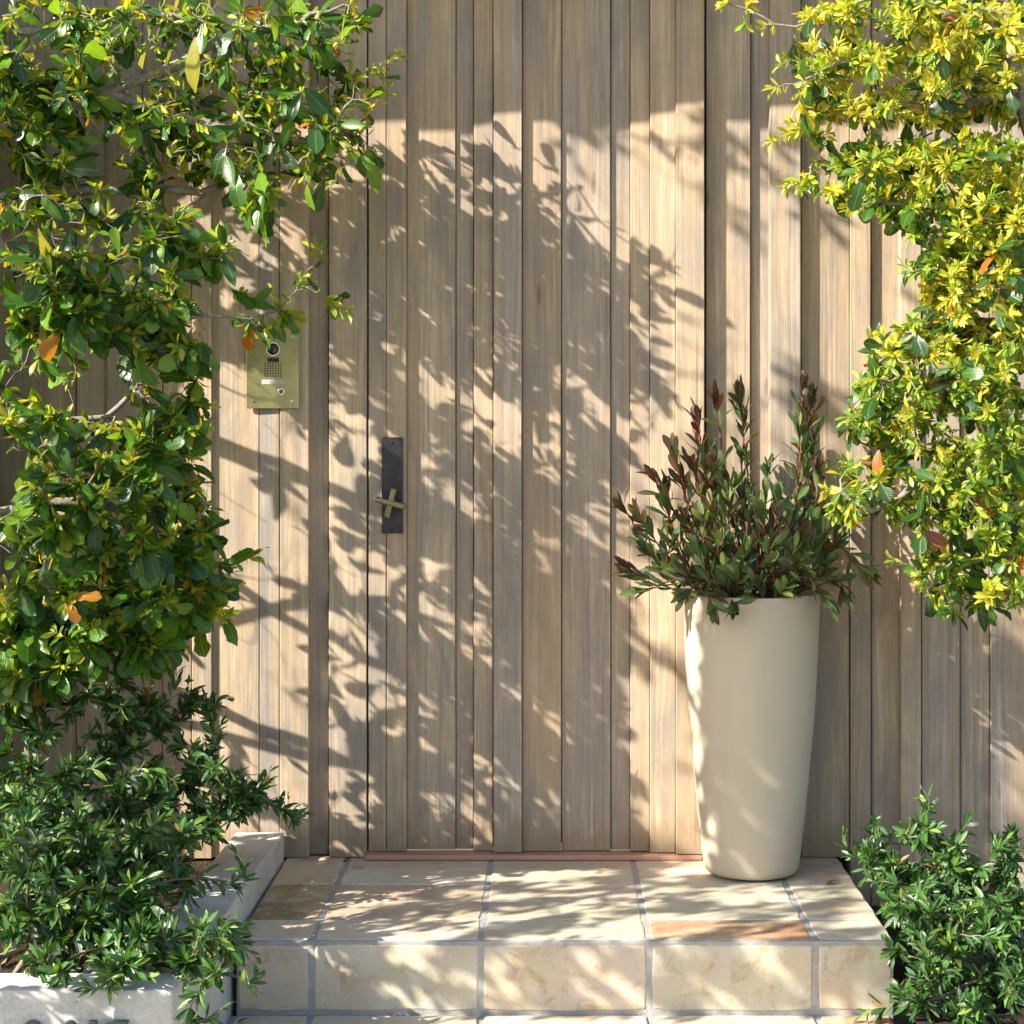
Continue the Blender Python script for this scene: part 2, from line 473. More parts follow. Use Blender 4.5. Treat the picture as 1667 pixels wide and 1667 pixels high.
# door hardware --------------------------------------------------------------
LP = 0.027
plate = bm_obj('lock_plate', box_bm(X(622, LP), X(656, LP), -0.036, -0.0272, ZZ(868, LP), ZZ(712, LP), 0.0025, 2, 0.0006), M['iron'], door, smooth=False)
for py in (720, 862):
    o = bm_obj('screw', disc_bm(0.0045, 0.0025, 14, 0.0008), M['iron'], plate, (X(637, 0.036), -0.0358, ZZ(py, 0.036)))
bm_obj('keyhole', disc_bm(0.0042, 0.001, 14), M['black'], plate, (X(636, 0.036), -0.0362, ZZ(848, 0.036)))
hx, hz, hy = X(635.5, 0.085), ZZ(819, 0.085), -0.085
handle = thing('tmp', (0, 0, 0), 'x', 'y')
bpy.data.objects.remove(handle)
bm = lathe_bm([(0.0, 0.0), (0.017, 0.0), (0.017, 0.006), (0.011, 0.012), (0.009, 0.03), (0.009, 0.05), (0.0, 0.05)], 24)
bmesh.ops.rotate(bm, verts=bm.verts[:], cent=(0, 0, 0), matrix=Matrix.Rotation(math.radians(90), 3, 'X'))
handle = bm_obj('handle', bm, M['bronze'], door, (hx, -0.0365, hz), True)
for ang, L in ((-14, 0.078), (76, 0.078)):
    bm = box_bm(-L / 2, L / 2, -0.0065, 0.0065, -0.0068, 0.0068, 0.003, 3)
    for v in bm.verts:
        f = 1.0 + 0.22 * (abs(v.co.x) / (L / 2)) ** 3
        v.co.y *= f; v.co.z *= f
    bmesh.ops.rotate(bm, verts=bm.verts[:], cent=(0, 0, 0), matrix=Matrix.Rotation(math.radians(-ang), 3, 'Y'))
    bm_obj('cross_bar', bm, M['bronze'], handle, (hx, hy - (0.0012 if ang < 0 else 0), hz), True)

sill = tag(bm_obj('door_sill', box_bm(X(597), X(1141), -0.062, -0.003, 0.0015, 0.0155, 0.004, 2, 0.001), M['sill']),
           'thin terracotta sill strip under the wooden door', 'door sill')

# intercom ---------------------------------------------------------------------
IP = 0.031
ic = thing('door_intercom', (X(444, IP), -IP, ZZ(600, IP)), 'brass door intercom panel on the plank wall left of the door', 'intercom')
pl = bm_obj('face_plate', box_bm(X(401, IP), X(487, IP), -0.034, -0.0282, ZZ(665, IP), ZZ(534, IP), 0.0012, 2), M['brass'], ic)
FY = -0.0341
def on_plate(name, px, py, bm, mat, par=pl, dy=0.0, smooth=False):
    return bm_obj(name, bm, mat, par, (X(px, 0.034), FY + dy, ZZ(py, 0.034)), smooth)
def ring_bm(r0, r1, dep, n=40, a0=0.0, a1=360.0):
    bm = bmesh.new()
    k = n if a1 - a0 < 359 else n
    vs_ = []
    for i in range(k + 1):
        t = math.radians(a0 + (a1 - a0) * i / k)
        c, s = math.cos(t), math.sin(t)
        vs_.append([bm.verts.new((r * c, y, r * s)) for r, y in ((r0, 0), (r0, -dep), (r1, -dep), (r1, 0))])
    for p, q in zip(vs_, vs_[1:]):
        for j in range(3):
            bm.faces.new((p[j], p[j + 1], q[j + 1], q[j]))
    bmesh.ops.recalc_face_normals(bm, faces=bm.faces[:])
    return bm
bm = lathe_bm([(0, 0), (0.0158, 0), (0.0158, 0.003), (0.0142, 0.0042), (0.0125, 0.0042)] + [(0.0125 * math.cos(t), 0.0042 + 0.006 * math.sin(t)) for t in np.linspace(0.15, 1.5, 7)] + [(0, 0.0103)], 32)
bmesh.ops.rotate(bm, verts=bm.verts[:], cent=(0, 0, 0), matrix=Matrix.Rotation(math.radians(90), 3, 'X'))
on_plate('camera_lens', 445, 568.5, bm, M['lens'], ic, 0, True)
on_plate('lens_rim', 445, 568.5, ring_bm(0.0155, 0.0175, 0.0046), M['chrome'], ic)
on_plate('engraved_arc', 445, 568.5, ring_bm(0.0288, 0.0296, 0.0003, 40, 60, 300), M['black'], ic)
on_plate('status_light', 445, 586, box_bm(-0.0145, 0.0145, -0.0012, 0, -0.0055, 0.0055, 0.0005), M['iron'], ic)
bm = bmesh.new()
for i in range(7):
    for j in range(6):
        c = bmesh.ops.create_circle(bm, cap_ends=True, segments=10, radius=0.0021,
                                    matrix=Matrix.Translation(((i - 3) * 0.0068, -0.0003, (j - 2.5) * 0.0064)) @ Matrix.Rotation(math.radians(90), 4, 'X'))
on_plate('speaker_hole', 444.5, 602, bm, M['black'], ic)['kind'] = 'stuff'
on_plate('name_window', 445, 622, box_bm(-0.030, 0.030, -0.0014, 0, -0.0062, 0.0062, 0.0005), M['label'], ic)
bt = on_plate('call_button', 458, 637.5, disc_bm(0.0098, 0.0036, 28, 0.0014), M['chrome'], ic)
on_plate('button_centre', 458, 637.5, disc_bm(0.0058, 0.0046, 24, 0.001), M['lens'], bt)
for px, py in ((413, 653), (475, 653), (475.5, 549), (412.5, 549)):
    s_ = on_plate('screw', px, py, disc_bm(0.0042, 0.0018, 16, 0.0008), M['chrome'], ic)
    on_plate('screw_socket', px, py, disc_bm(0.0017, 0.0020, 6), M['black'], s_)

# ------------------------------------------------------------------ landing of tiles
XS = [-0.671, -0.508, -0.139, 0.227, 0.589, 0.760]
DS = [0.0, 0.148, 0.306, 0.466, 0.628, 0.800]
land = thing('landing', (0.04, -0.4, -0.16), 'tiled landing step of pale terracotta in front of the door', 'step')
g_ = bm_obj('mortar_bed', box_bm(XS[0], XS[-1] - 0.001, -0.7995, 0.03, -0.2, -0.0022, 0.002), M['grout'], land)
CREAM = (0.58, 0.52, 0.42); PINK = (0.57, 0.475, 0.39); OLIVE = (0.26, 0.19, 0.09); ORANGE = (0.44, 0.23, 0.125); GREEN = (0.51, 0.49, 0.39); WHITE = (0.62, 0.57, 0.49); TAN = (0.48, 0.38, 0.30)
COLS = [[PINK, CREAM, OLIVE, OLIVE, WHITE], [PINK, WHITE, TAN, TAN, WHITE], [TAN, CREAM, PINK, GREEN, GREEN], [PINK, WHITE, CREAM, GREEN, ORANGE], [TAN, TAN, GREEN, PINK, WHITE]]
def tile(parent, x0, x1, y0, y1, z0, z1, col, jit=0.0012, bev=0.0028, face='z'):
    """a hand-made tile: uneven outline, worn edge, its show face up ('z') or to the front ('y')"""
    cx, cy, cz = (x0 + x1) / 2, (y0 + y1) / 2, (z0 + z1) / 2
    if face == 'z': a, b, t = (x1 - x0) / 2, (y1 - y0) / 2, (z1 - z0) / 2
    else: a, b, t = (x1 - x0) / 2, (z1 - z0) / 2, (y1 - y0) / 2
    na, nb = max(2, int(a * 2 / .055)), max(2, int(b * 2 / .055))
    ring = [(-a + 2 * a * i / na, -b) for i in range(na)] + [(a, -b + 2 * b * i / nb) for i in range(nb)] + [(a - 2 * a * i / na, b) for i in range(na)] + [(-a, b - 2 * b * i / nb) for i in range(nb)]
    corners = {0, na, na + nb, 2 * na + nb}
    out = []
    for i, (u, v) in enumerate(ring):
        k = 0.0032 if i in corners else 0.0
        e = random.gauss(0, jit * .75)
        out.append((u * (1 - (k + max(-.001, e)) / a), v * (1 - (k + max(-.001, e)) / b)))
    bm = bmesh.new()
    def lay(pts, h): return [bm.verts.new((u, v, h) if face == 'z' else (u, -h, v)) for u, v in pts]
    low = lay(out, -t)
    mid = lay(out, t - bev * .8)
    w = [bev * random.uniform(.7, 1.6) for _ in out]
    top = lay([(u * (1 - q / a), v * (1 - q / b)) for (u, v), q in zip(out, w)], t)
    n = len(out)
    for p, q in ((low, mid), (mid, top)):
        for i in range(n):
            bm.faces.new((p[i], p[(i + 1) % n], q[(i + 1) % n], q[i]))
    bm.faces.new(top)
    bmesh.ops.recalc_face_normals(bm, faces=bm.faces[:])
    o = bm_obj('tile', bm, M['tile'], parent, (cx, cy, cz))
    f = random.uniform(0.90, 1.06)
    o.color = (col[0] * f, col[1] * f, col[2] * f, 1)
    return o
G = 0.0048
for c in range(5):
    for r in range(5):
        gx0 = 0.001 if c == 0 else G
        tile(land, XS[c] + gx0, XS[c + 1] - (0.0 if c == 4 else G), -DS[r + 1] + (0.0022 if r < 4 else 0.0095), -DS[r] - (0.0022 if r else 0.004), -0.022, 0.0 + random.uniform(-0.001, 0.001), COLS[c][r])
RC = [(0.58, 0.47, 0.39), (0.56, 0.50, 0.40), (0.59, 0.49, 0.41), (0.56, 0.51, 0.41), (0.57, 0.53, 0.43)]
for c in range(5):
    tile(land, XS[c] + (0.002 if c == 0 else 0.0052), XS[c + 1] - (0.0055 if c == 4 else 0.0052), -0.8015, -0.78, -0.1535, -0.0105, RC[c], 0.0014, face='y')
# step tread below
low = thing('lower_step', (0.04, -1.05, -0.32), 'lower tiled step at the foot of the landing, mostly cut by the frame', 'step')
bm_obj('mortar_bed', box_bm(XS[0] - 0.02, XS[-1] - 0.012, -1.298, -0.7985, -0.45, -0.1650), M['grout'], low)
LC = [[WHITE, CREAM, CREAM, CREAM, ORANGE], [CREAM, PINK, CREAM, GREEN, CREAM], [TAN, WHITE, PINK, CREAM, PINK]]
for r in range(3):
    for c in range(5):
        tile(low, XS[c] + (0.0 if c == 0 else G), XS[c + 1] - (0.012 if c == 4 else G), -0.807 - (r + 1) * 0.163 + 0.003, -0.807 - r * 0.163 - 0.002, -0.178, -0.1605, LC[r][c])

# ------------------------------------------------------------------ white planter
def planter():
    t = thing('planter', (-1.6, -0.7, -0.3), 'low white stucco planter with the olive shrubs, left of the landing', 'planter')
    top = 0.069
    yf = -1.39
    xa, xb = -0.674, -0.691
    def wall(name, pts, z0, z1):
        bm = bmesh.new()
        lo = [bm.verts.new((x, y, z0)) for x, y in pts]
        hi = [bm.verts.new((x, y, z1)) for x, y in pts]
        n = len(pts)
        bm.faces.new(lo[::-1]); tf = bm.faces.new(hi)
        for i in range(n):
            bm.faces.new((lo[i], lo[(i + 1) % n], hi[(i + 1) % n], hi[i]))
        bmesh.ops.recalc_face_normals(bm, faces=bm.faces[:])
        bmesh.ops.bevel(bm, geom=bm.edges[:], offset=0.005, segments=2, affect='EDGES', profile=0.5)
        return bm_obj(name, bm, M['stucco'], t, smooth=False)
    wall('planter_wall', [(xa - 0.125, -0.034), (xb - 0.125, yf + 0.115), (-4.2, yf + 0.115), (-4.2, yf), (xb, yf), (xa, -0.034)], -0.345, top)
    return t
planter()

def numeral(ch, px0, px1, d=1.392):
    cu = bpy.data.curves.new('numeral', 'FONT')
    cu.body = ch
    cu.size = 0.115
    cu.extrude = 0.006
    cu.bevel_depth = 0.0012
    tmp = bpy.data.objects.new('numeral_tmp', cu)
    COL.objects.link(tmp)
    dg = bpy.context.evaluated_depsgraph_get()
    me = bpy.data.meshes.new_from_object(tmp.evaluated_get(dg))
    bpy.data.objects.remove(tmp)
    v = np.array([q.co[:] for q in me.vertices])
    x0, x1, y1 = v[:, 0].min(), v[:, 0].max(), v[:, 1].max()
    w = (px1 - px0) * S * (1 - d / ZC)
    me.transform(Matrix.Translation((-x0, -y1, 0)))
    me.transform(Matrix.Diagonal((w / (x1 - x0), 1, 1, 1)))
    me.transform(Matrix.Rotation(math.radians(90), 4, 'X'))
    me.name = 'house_numeral'
    return link('house_numeral', me, M['patina'], None, (X(px0, d), -d - 0.012, ZZ(1661.5, d + 0.012)))
for ch, a, b, lab in (('2', 40, 76, 'leftmost patinated bronze house numeral on the white planter front'), ('9', 102, 131, 'second patinated bronze house numeral from the left on white planter'),
                      ('1', 148, 160, 'narrow patinated bronze house numeral, third on the white planter'), ('7', 174, 212, 'flat-topped patinated bronze house numeral, nearest the planter corner')):
    tag(numeral(ch, a, b), lab, 'numeral', 'house numerals on the planter')

# ------------------------------------------------------------------ foliage machinery
def template(prof, fold=0.25, curl=0.25, wave=0.0, twist=0.0):
    """unit leaf along +Y, face +Z. prof = list of (v, half width)"""
    v, uv = [], []
    n = len(prof)
    for i, (t, hw) in enumerate(prof):
        a = curl * t
        y = math.sin(a) / curl if abs(curl) > 1e-3 else t
        z = -(1 - math.cos(a)) / curl if abs(curl) > 1e-3 else 0
        for s in (-1, 0, 1):
            wz = wave * math.sin(t * 9 + s * 1.5) * hw
            tw = twist * t
            xx, zz = s * hw, abs(s) * hw * fold + wz * abs(s)
            v.append((xx * math.cos(tw) - zz * math.sin(tw), y, z + xx * math.sin(tw) + zz * math.cos(tw)))
            uv.append((s, t, 0))
    f = []
    for i in range(n - 1):
        a = i * 3
        f.append((a, a + 1, a + 4, a + 3)); f.append((a + 1, a + 2, a + 5, a + 4))
    return np.array(v), np.array(uv), np.array(f)

OBO = [(0, .012), (.12, .035), (.35, .11), (.6, .195), (.8, .21), (.93, .13), (1, .01)]
OBL = [(0, .012), (.12, .04), (.3, .11), (.5, .17), (.64, .15), (.80, .215), (.92, .15), (1, .02)]
ELL = [(0, .012), (.12, .06), (.35, .155), (.58, .185), (.78, .14), (.92, .06), (1, .005)]
YNG = [(0, .012), (.2, .055), (.5, .13), (.72, .14), (.9, .07), (1, .004)]
OLV = [(0, .012), (.15, .058), (.38, .128), (.62, .135), (.84, .088), (.96, .03), (1, .004)]
PRO = [(0, .018), (.2, .05), (.5, .115), (.74, .120), (.91, .062), (1, .004)]
T = {'A': [template(OBO, .22, .5, .10, .2), template(OBL, .30, .25, .22, -.3), template(ELL, .18, .7, .12, .3), template(OBO, .35, -.25, .15, .4), template(ELL, .3, .3, .1, -.5), template(OBL, .1, .9, .2, .1)],
     'Y': [template(YNG, .3, .5), template(YNG, .2, -.3, 0, .3), template(YNG, .4, .9, 0, -.3)],
     'O': [template(OLV, .35, .35), template(OLV, .25, -.2, 0, .3), template(OLV, .3, .75, 0, -.3)],
     'P': [template(PRO, .25, -.35), template(PRO, .3, .3, 0, .2), template(PRO, .2, -.7, 0, -.2)]}

def norm(v):
    v = np.asarray(v, float)
    return v / (np.linalg.norm(v, axis=-1, keepdims=True) + 1e-9)

class Leaves:
    def __init__(self):
        self.rows = []      # kind, variant, pos, axis, normal, length, width factor, palette index
    def add(self, kind, pos, axis, nrm, L, wf, pal):
        axis = norm(axis)
        nrm = np.asarray(nrm) - axis * np.dot(nrm, axis)
        if np.linalg.norm(nrm) < 1e-3:
            nrm = np.cross(axis, rng.normal(size=3))
        nrm = norm(nrm)
        self.rows.append((kind, int(rng.integers(len(T[kind]))), np.array(pos), axis, nrm, L, wf, pal))

BANK = {}
def bank(kind, var, palname, pal, mat):
    key = (kind, var, palname, pal, mat.name)
    if key not in BANK:
        tv, tu, tf = T[kind][var]
        me = bpy.data.meshes.new('leaf')
        fill(me, tv, tf, np.tile(PAL[palname][pal], (len(tv), 1)), tu)
        me.materials.append(mat)
        BANK[key] = me
    return BANK[key]

def fill(me, v, f, c, u):
    v = np.ascontiguousarray(v, dtype=np.float32)
    f = np.ascontiguousarray(f, dtype=np.int32)
    me.vertices.add(len(v))
    me.vertices.foreach_set('co', v.ravel())
    me.loops.add(f.size)
    me.loops.foreach_set('vertex_index', f.ravel())
    me.polygons.add(len(f))
    me.polygons.foreach_set('loop_start', np.arange(0, f.size, f.shape[1], dtype=np.int32))
    me.polygons.foreach_set('use_smooth', np.ones(len(f), dtype=bool))
    me.update(calc_edges=True)
    if c is not None:
        at = me.attributes.new('leafcol', 'FLOAT_COLOR', 'POINT')
        at.data.foreach_set('color', np.concatenate([c, np.ones((len(c), 1))], 1).astype(np.float32).ravel())
        at = me.attributes.new('leafuv', 'FLOAT_VECTOR', 'POINT')
        at.data.foreach_set('vector', np.asarray(u, dtype=np.float32).ravel())
    me.validate()

PAL = {}
def palette(name, weighted):
    cols, idx = [], []
    for i, (c, w) in enumerate(weighted):
        cols.append(c); idx.append(w)
    PAL[name] = np.array(cols)
    p = np.array(idx, float); p /= p.sum()
    PAL[name + '_w'] = p

def pick(name, sub=None):
    p = PAL[name + '_w']
    if sub is not None:
        q = np.zeros_like(p); q[sub] = p[sub]; p = q / q.sum()
    return int(rng.choice(len(p), p=p))

def in_frame(p):
    k = (p[:, 1] + ZC) / ZC
    px = p[:, 0] / (S * k) + 887
    py = 696 - (p[:, 2] - CH) / (S * k)
    return px, py

def emit(leaves, palname, mat, root, n_single=300):
    """the largest leaves in view become single parts, the rest one joined part"""
    R = leaves.rows
    pos = np.array([r[2] for r in R]); ax = np.array([r[3] for r in R]); nr = np.array([r[4] for r in R])
    L = np.array([r[5] for r in R]); wf = np.array([r[6] for r in R])
    mid = pos + ax * L[:, None] * 0.5
    px, py = in_frame(mid)
    view = norm(np.array([0, -ZC, CH]) - mid)
    face = np.abs((nr * view).sum(1))
    vis = (px > 5) & (px < 1662) & (py > 5) & (py < 1662)
    # how much stands in front of each leaf
    cell = {}
    ix = (px // 28).astype(int); iy = (py // 28).astype(int)
    for i in np.where(vis)[0]:
        cell.setdefault((ix[i], iy[i]), []).append(i)
    front = np.zeros(len(R))
    for k_, lst in cell.items():
        lst.sort(key=lambda i: mid[i, 1])
        for rank, i in enumerate(lst):
            front[i] = 0.5 ** rank
    score = np.where(vis, L * L * wf * (0.15 + face) * front, -1)
    order = np.argsort(-score)
    single = set(int(i) for i in order[:n_single] if score[i] > 0)
    base = wloc(root)
    for i in sorted(single):
        kind, var, p, a, n_, l_, w_, pal = R[i]
        me = bank(kind, var, palname, pal, mat)
        o = bpy.data.objects.new('leaf', me)
        o.parent = root
        xx = np.cross(a, n_)
        o.matrix_basis = Matrix(((xx[0] * l_ * w_, a[0] * l_, n_[0] * l_, p[0] - base[0]), (xx[1] * l_ * w_, a[1] * l_, n_[1] * l_, p[1] - base[1]), (xx[2] * l_ * w_, a[2] * l_, n_[2] * l_, p[2] - base[2]), (0, 0, 0, 1)))
        COL.objects.link(o)
    V, F, C, U = [], [], [], []
    off = 0
    for kind in T:
        for var in range(len(T[kind])):
            sel = [i for i in range(len(R)) if i not in single and R[i][0] == kind and R[i][1] == var]
            if not sel: continue
            tv, tu, tf = T[kind][var]
            a = ax[sel]; n_ = nr[sel]; x_ = np.cross(a, n_)
            v = pos[sel][:, None] + (tv[None, :, 0:1] * x_[:, None] * wf[sel][:, None, None] + tv[None, :, 1:2] * a[:, None] + tv[None, :, 2:3] * n_[:, None]) * L[sel][:, None, None]
            c = PAL[palname][[R[i][7] for i in sel]]
            c = np.clip(c * (1 + rng.normal(0, .16, (len(sel), 1))) * (1 + rng.normal(0, .06, (len(sel), 3))), 0.003, 0.9)
            V.append(v.reshape(-1, 3)); C.append(np.repeat(c, len(tv), 0)); U.append(np.tile(tu, (len(sel), 1)))
            F.append((tf[None] + (np.arange(len(sel)) * len(tv))[:, None, None] + off).reshape(-1, 4))
            off += len(sel) * len(tv)
    if V:
        me = bpy.data.meshes.new('foliage')
        fill(me, np.concatenate(V) - np.array(base), np.concatenate(F), np.concatenate(C), np.concatenate(U))
        o = link('foliage', me, mat, root, base)
        o['kind'] = 'stuff'

def tube(pts, rad, sides=5):
    pts = np.asarray(pts, float); n = len(pts)
    tan = norm(np.gradient(pts, axis=0))
    up = np.array([0.3, 0.2, 0.93])
    V = []
    for i in range(n):
        a = np.cross(tan[i], up)
        if np.linalg.norm(a) < 0.05: a = np.cross(tan[i], (1, 0, 0))
        a = norm(a); b = np.cross(tan[i], a)
        th = np.arange(sides) * 2 * math.pi / sides
        V.append(pts[i] + rad[i] * (np.cos(th)[:, None] * a + np.sin(th)[:, None] * b))
    V = np.concatenate(V)
    F = []
    for i in range(n - 1):
        for j in range(sides):
            k = (j + 1) % sides
            F.append((i * sides + j, i * sides + k, (i + 1) * sides + k, (i + 1) * sides + j))
    return V, np.array(F)

def smooth_path(pts, step=0.04, jit=0.004):
    pts = np.asarray(pts, float)
    seg = np.linalg.norm(np.diff(pts, axis=0), axis=1)
    t = np.concatenate([[0], np.cumsum(seg)])
    n = max(3, int(t[-1] / step) + 1)
    tt = np.linspace(0, t[-1], n)
    # Catmull-Rom
    P = np.vstack([2 * pts[0] - pts[1], pts, 2 * pts[-1] - pts[-2]])
    out = []
    for x in tt:
        i = min(np.searchsorted(t, x, side='right') - 1, len(pts) - 2)
        u = (x - t[i]) / max(seg[i], 1e-6)
        p0, p1, p2, p3 = P[i], P[i + 1], P[i + 2], P[i + 3]
        out.append(0.5 * ((2 * p1) + (-p0 + p2) * u + (2 * p0 - 5 * p1 + 4 * p2 - p3) * u * u + (-p0 + 3 * p1 - 3 * p2 + p3) * u ** 3))
    out = np.array(out)
    out[1:-1] += rng.normal(0, jit, out[1:-1].shape)
    return out

def grow(mains, targets, droop=0.0, lift=0.0, step=0.035):
    """joins every target to the nearest wood with a bent twig. returns wood paths with radii and the twig of each target"""
    pos = []; par = []
    for pts, link_to in mains:
        prev = -1
        if link_to is not None and pos:
            prev = int(np.argmin(np.linalg.norm(np.array(pos) - pts[0], axis=1)))
        for p in pts:
            pos.append(p); par.append(prev); prev = len(pos) - 1
    nmain = len(pos)
    cap = nmain + 90 * len(targets) + 10
    P = np.zeros((cap, 3)); P[:nmain] = pos
    n = nmain
    tg = np.asarray(targets)
    d0 = np.array([np.min(np.linalg.norm(P[:n] - t, axis=1)) for t in tg])
    paths = []
    for ti in np.argsort(d0):
        t = tg[ti]
        dist = np.linalg.norm(P[:n] - t, axis=1)
        j = int(np.argmin(dist + np.where(np.arange(n) >= nmain, 0.03, 0)))
        D = dist[j]
        pj = par[j]
        tan = norm(P[j] - P[pj]) if pj >= 0 else norm(t - P[j])
        ctrl = P[j] + tan * D * 0.35 + (t - P[j]) * 0.25 + np.array([0, 0, (lift - droop) * D]) + rng.normal(0, .06 * D, 3)
        k = min(60, max(3, int(D / step) + 1))
        u = np.linspace(0, 1, k + 1)[1:, None]
        q = (1 - u) ** 2 * P[j] + 2 * u * (1 - u) * ctrl + u * u * t
        q[:-1] += rng.normal(0, .0025, q[:-1].shape)
        idx = [j]
        prev = j
        for x in q:
            P[n] = x; par.append(prev); prev = n; idx.append(n); n += 1
        paths.append(idx)
    cnt = np.zeros(n)
    for idx in paths: cnt[idx[-1]] += 1
    for i in range(n - 1, -1, -1):
        if par[i] >= 0: cnt[par[i]] += cnt[i]
    return P[:n], par, cnt, paths

def build_wood(P, cnt, paths, mains, root, mat_twig, mat_branch, r0=0.0009, rmax=0.02, rmin=0.0022, names=None):
    base = np.array(wloc(root))
    i = 0
    for mi, (pts, lk) in enumerate(mains):
        c = np.maximum(cnt[i:i + len(pts)], 1); i += len(pts)
        r = np.clip(r0 * c ** 0.52, rmin, rmax if mi == 0 else min(rmax, .0125))
        r = np.convolve(np.pad(r, 2, mode='edge'), np.ones(5) / 5, 'valid')
        r *= 1 + rng.normal(0, .06, len(r))
        V, F = tube(pts, r, 7)
        me = bpy.data.meshes.new('branch')
        fill(me, V - base, F, None, None)
        link((names or {}).get(mi, 'branch'), me, mat_branch, root, base)
    V, F, off = [], [], 0
    for idx in paths:
        r = np.clip(r0 * np.maximum(cnt[idx], 1) ** 0.5, 0.0006, rmax)
        if len(r) > 1: r[0] = r[1]
        v, f = tube(P[idx], r, 4)
        V.append(v); F.append(f + off); off += len(v)
    me = bpy.data.meshes.new('twigs')
    fill(me, np.concatenate(V) - base, np.concatenate(F), None, None)
    link('twigs', me, mat_twig, root, base)['kind'] = 'stuff'

def blob_points(blobs):
    """ellipses in the picture, each with a depth range -> points in the place"""
    out, kind = [], []
    for b in blobs:
        cx, cy, rx, ry, n, d0, d1 = b[:7]
        for _ in range(n):
            a, r = rng.uniform(0, 2 * math.pi), math.sqrt(rng.uniform(0, 1))
            out.append(W(cx + rx * r * math.cos(a), cy + ry * r * math.sin(a), rng.uniform(d0, d1)))
            kind.append(b[7] if len(b) > 7 else 0)
    return np.array(out), np.array(kind)

def frame_of(t):
    a = norm(np.cross(t, (0.13, 0.21, 0.97)))
    return a, np.cross(t, a)

def spray_tree(lv, pts, palname, n_big, big_L, p_tip, n_young, young_L, dark, young, along=0.12, sunny=0.5):
    """leaves on one twig: big leaves along it, a tuft of young leaves at the tip"""
    pts = np.asarray(pts)
    tip = pts[-1]
    t = norm(pts[-1] - pts[max(0, len(pts) - 4)])
    seg = np.linalg.norm(np.diff(pts[::-1], axis=0), axis=1)
    cum = np.concatenate([[0], np.cumsum(seg)])
    def at(s):
        s = min(s, cum[-1])
        i = min(np.searchsorted(cum, s, side='right') - 1, len(pts) - 2)
        q = pts[::-1]
        f = (s - cum[i]) / max(seg[i], 1e-6)
        return q[i] * (1 - f) + q[i + 1] * f
    a, b = frame_of(t)
    ph = rng.uniform(0, 6.28)
    for i in range(n_big):
        s = rng.uniform(0.005, along)
        th = ph + i * 2.4
        out = math.cos(th) * a + math.sin(th) * b
        ax = norm(t * rng.uniform(.2, .9) + out * rng.uniform(.6, 1.0) + np.array([0, 0, -rng.uniform(0.0, .85)]))
        n_ = TO_SUN * sunny + np.array([0, 0, .35]) + np.array([.1, -.35, 0]) + rng.normal(0, .45, 3)
        lv.add('A', at(s), ax, n_, big_L * min(1.75, rng.lognormal(-.05, .30)), rng.uniform(.85, 1.15), pick(palname, dark))
    if rng.uniform() < p_tip:
        for i in range(n_young):
            s = rng.uniform(0, 0.03) if i < n_young * .6 else rng.uniform(0.0, along * 0.8)
            th = ph + i * 2.4
            out = math.cos(th) * a + math.sin(th) * b
            ax = norm(t * rng.uniform(.4, 1.1) + out * rng.uniform(.5, 1.0))
            n_ = TO_SUN * sunny + t * .5 + rng.normal(0, .5, 3)
            lv.add('Y', at(s), ax, n_, young_L * rng.uniform(.55, 1.3), rng.uniform(.8, 1.2), pick(palname, young))

# ------------------------------------------------------------------ the tree on the left (its crown reaches out of the picture towards the sun)
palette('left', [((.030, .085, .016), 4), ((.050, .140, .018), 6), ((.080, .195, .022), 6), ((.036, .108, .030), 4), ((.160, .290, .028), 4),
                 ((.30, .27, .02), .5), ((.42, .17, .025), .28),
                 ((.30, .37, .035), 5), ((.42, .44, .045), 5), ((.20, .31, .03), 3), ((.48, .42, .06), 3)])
L_DARK, L_YNG = [0, 1, 2, 3, 4, 5, 6], [7, 8, 9, 10]

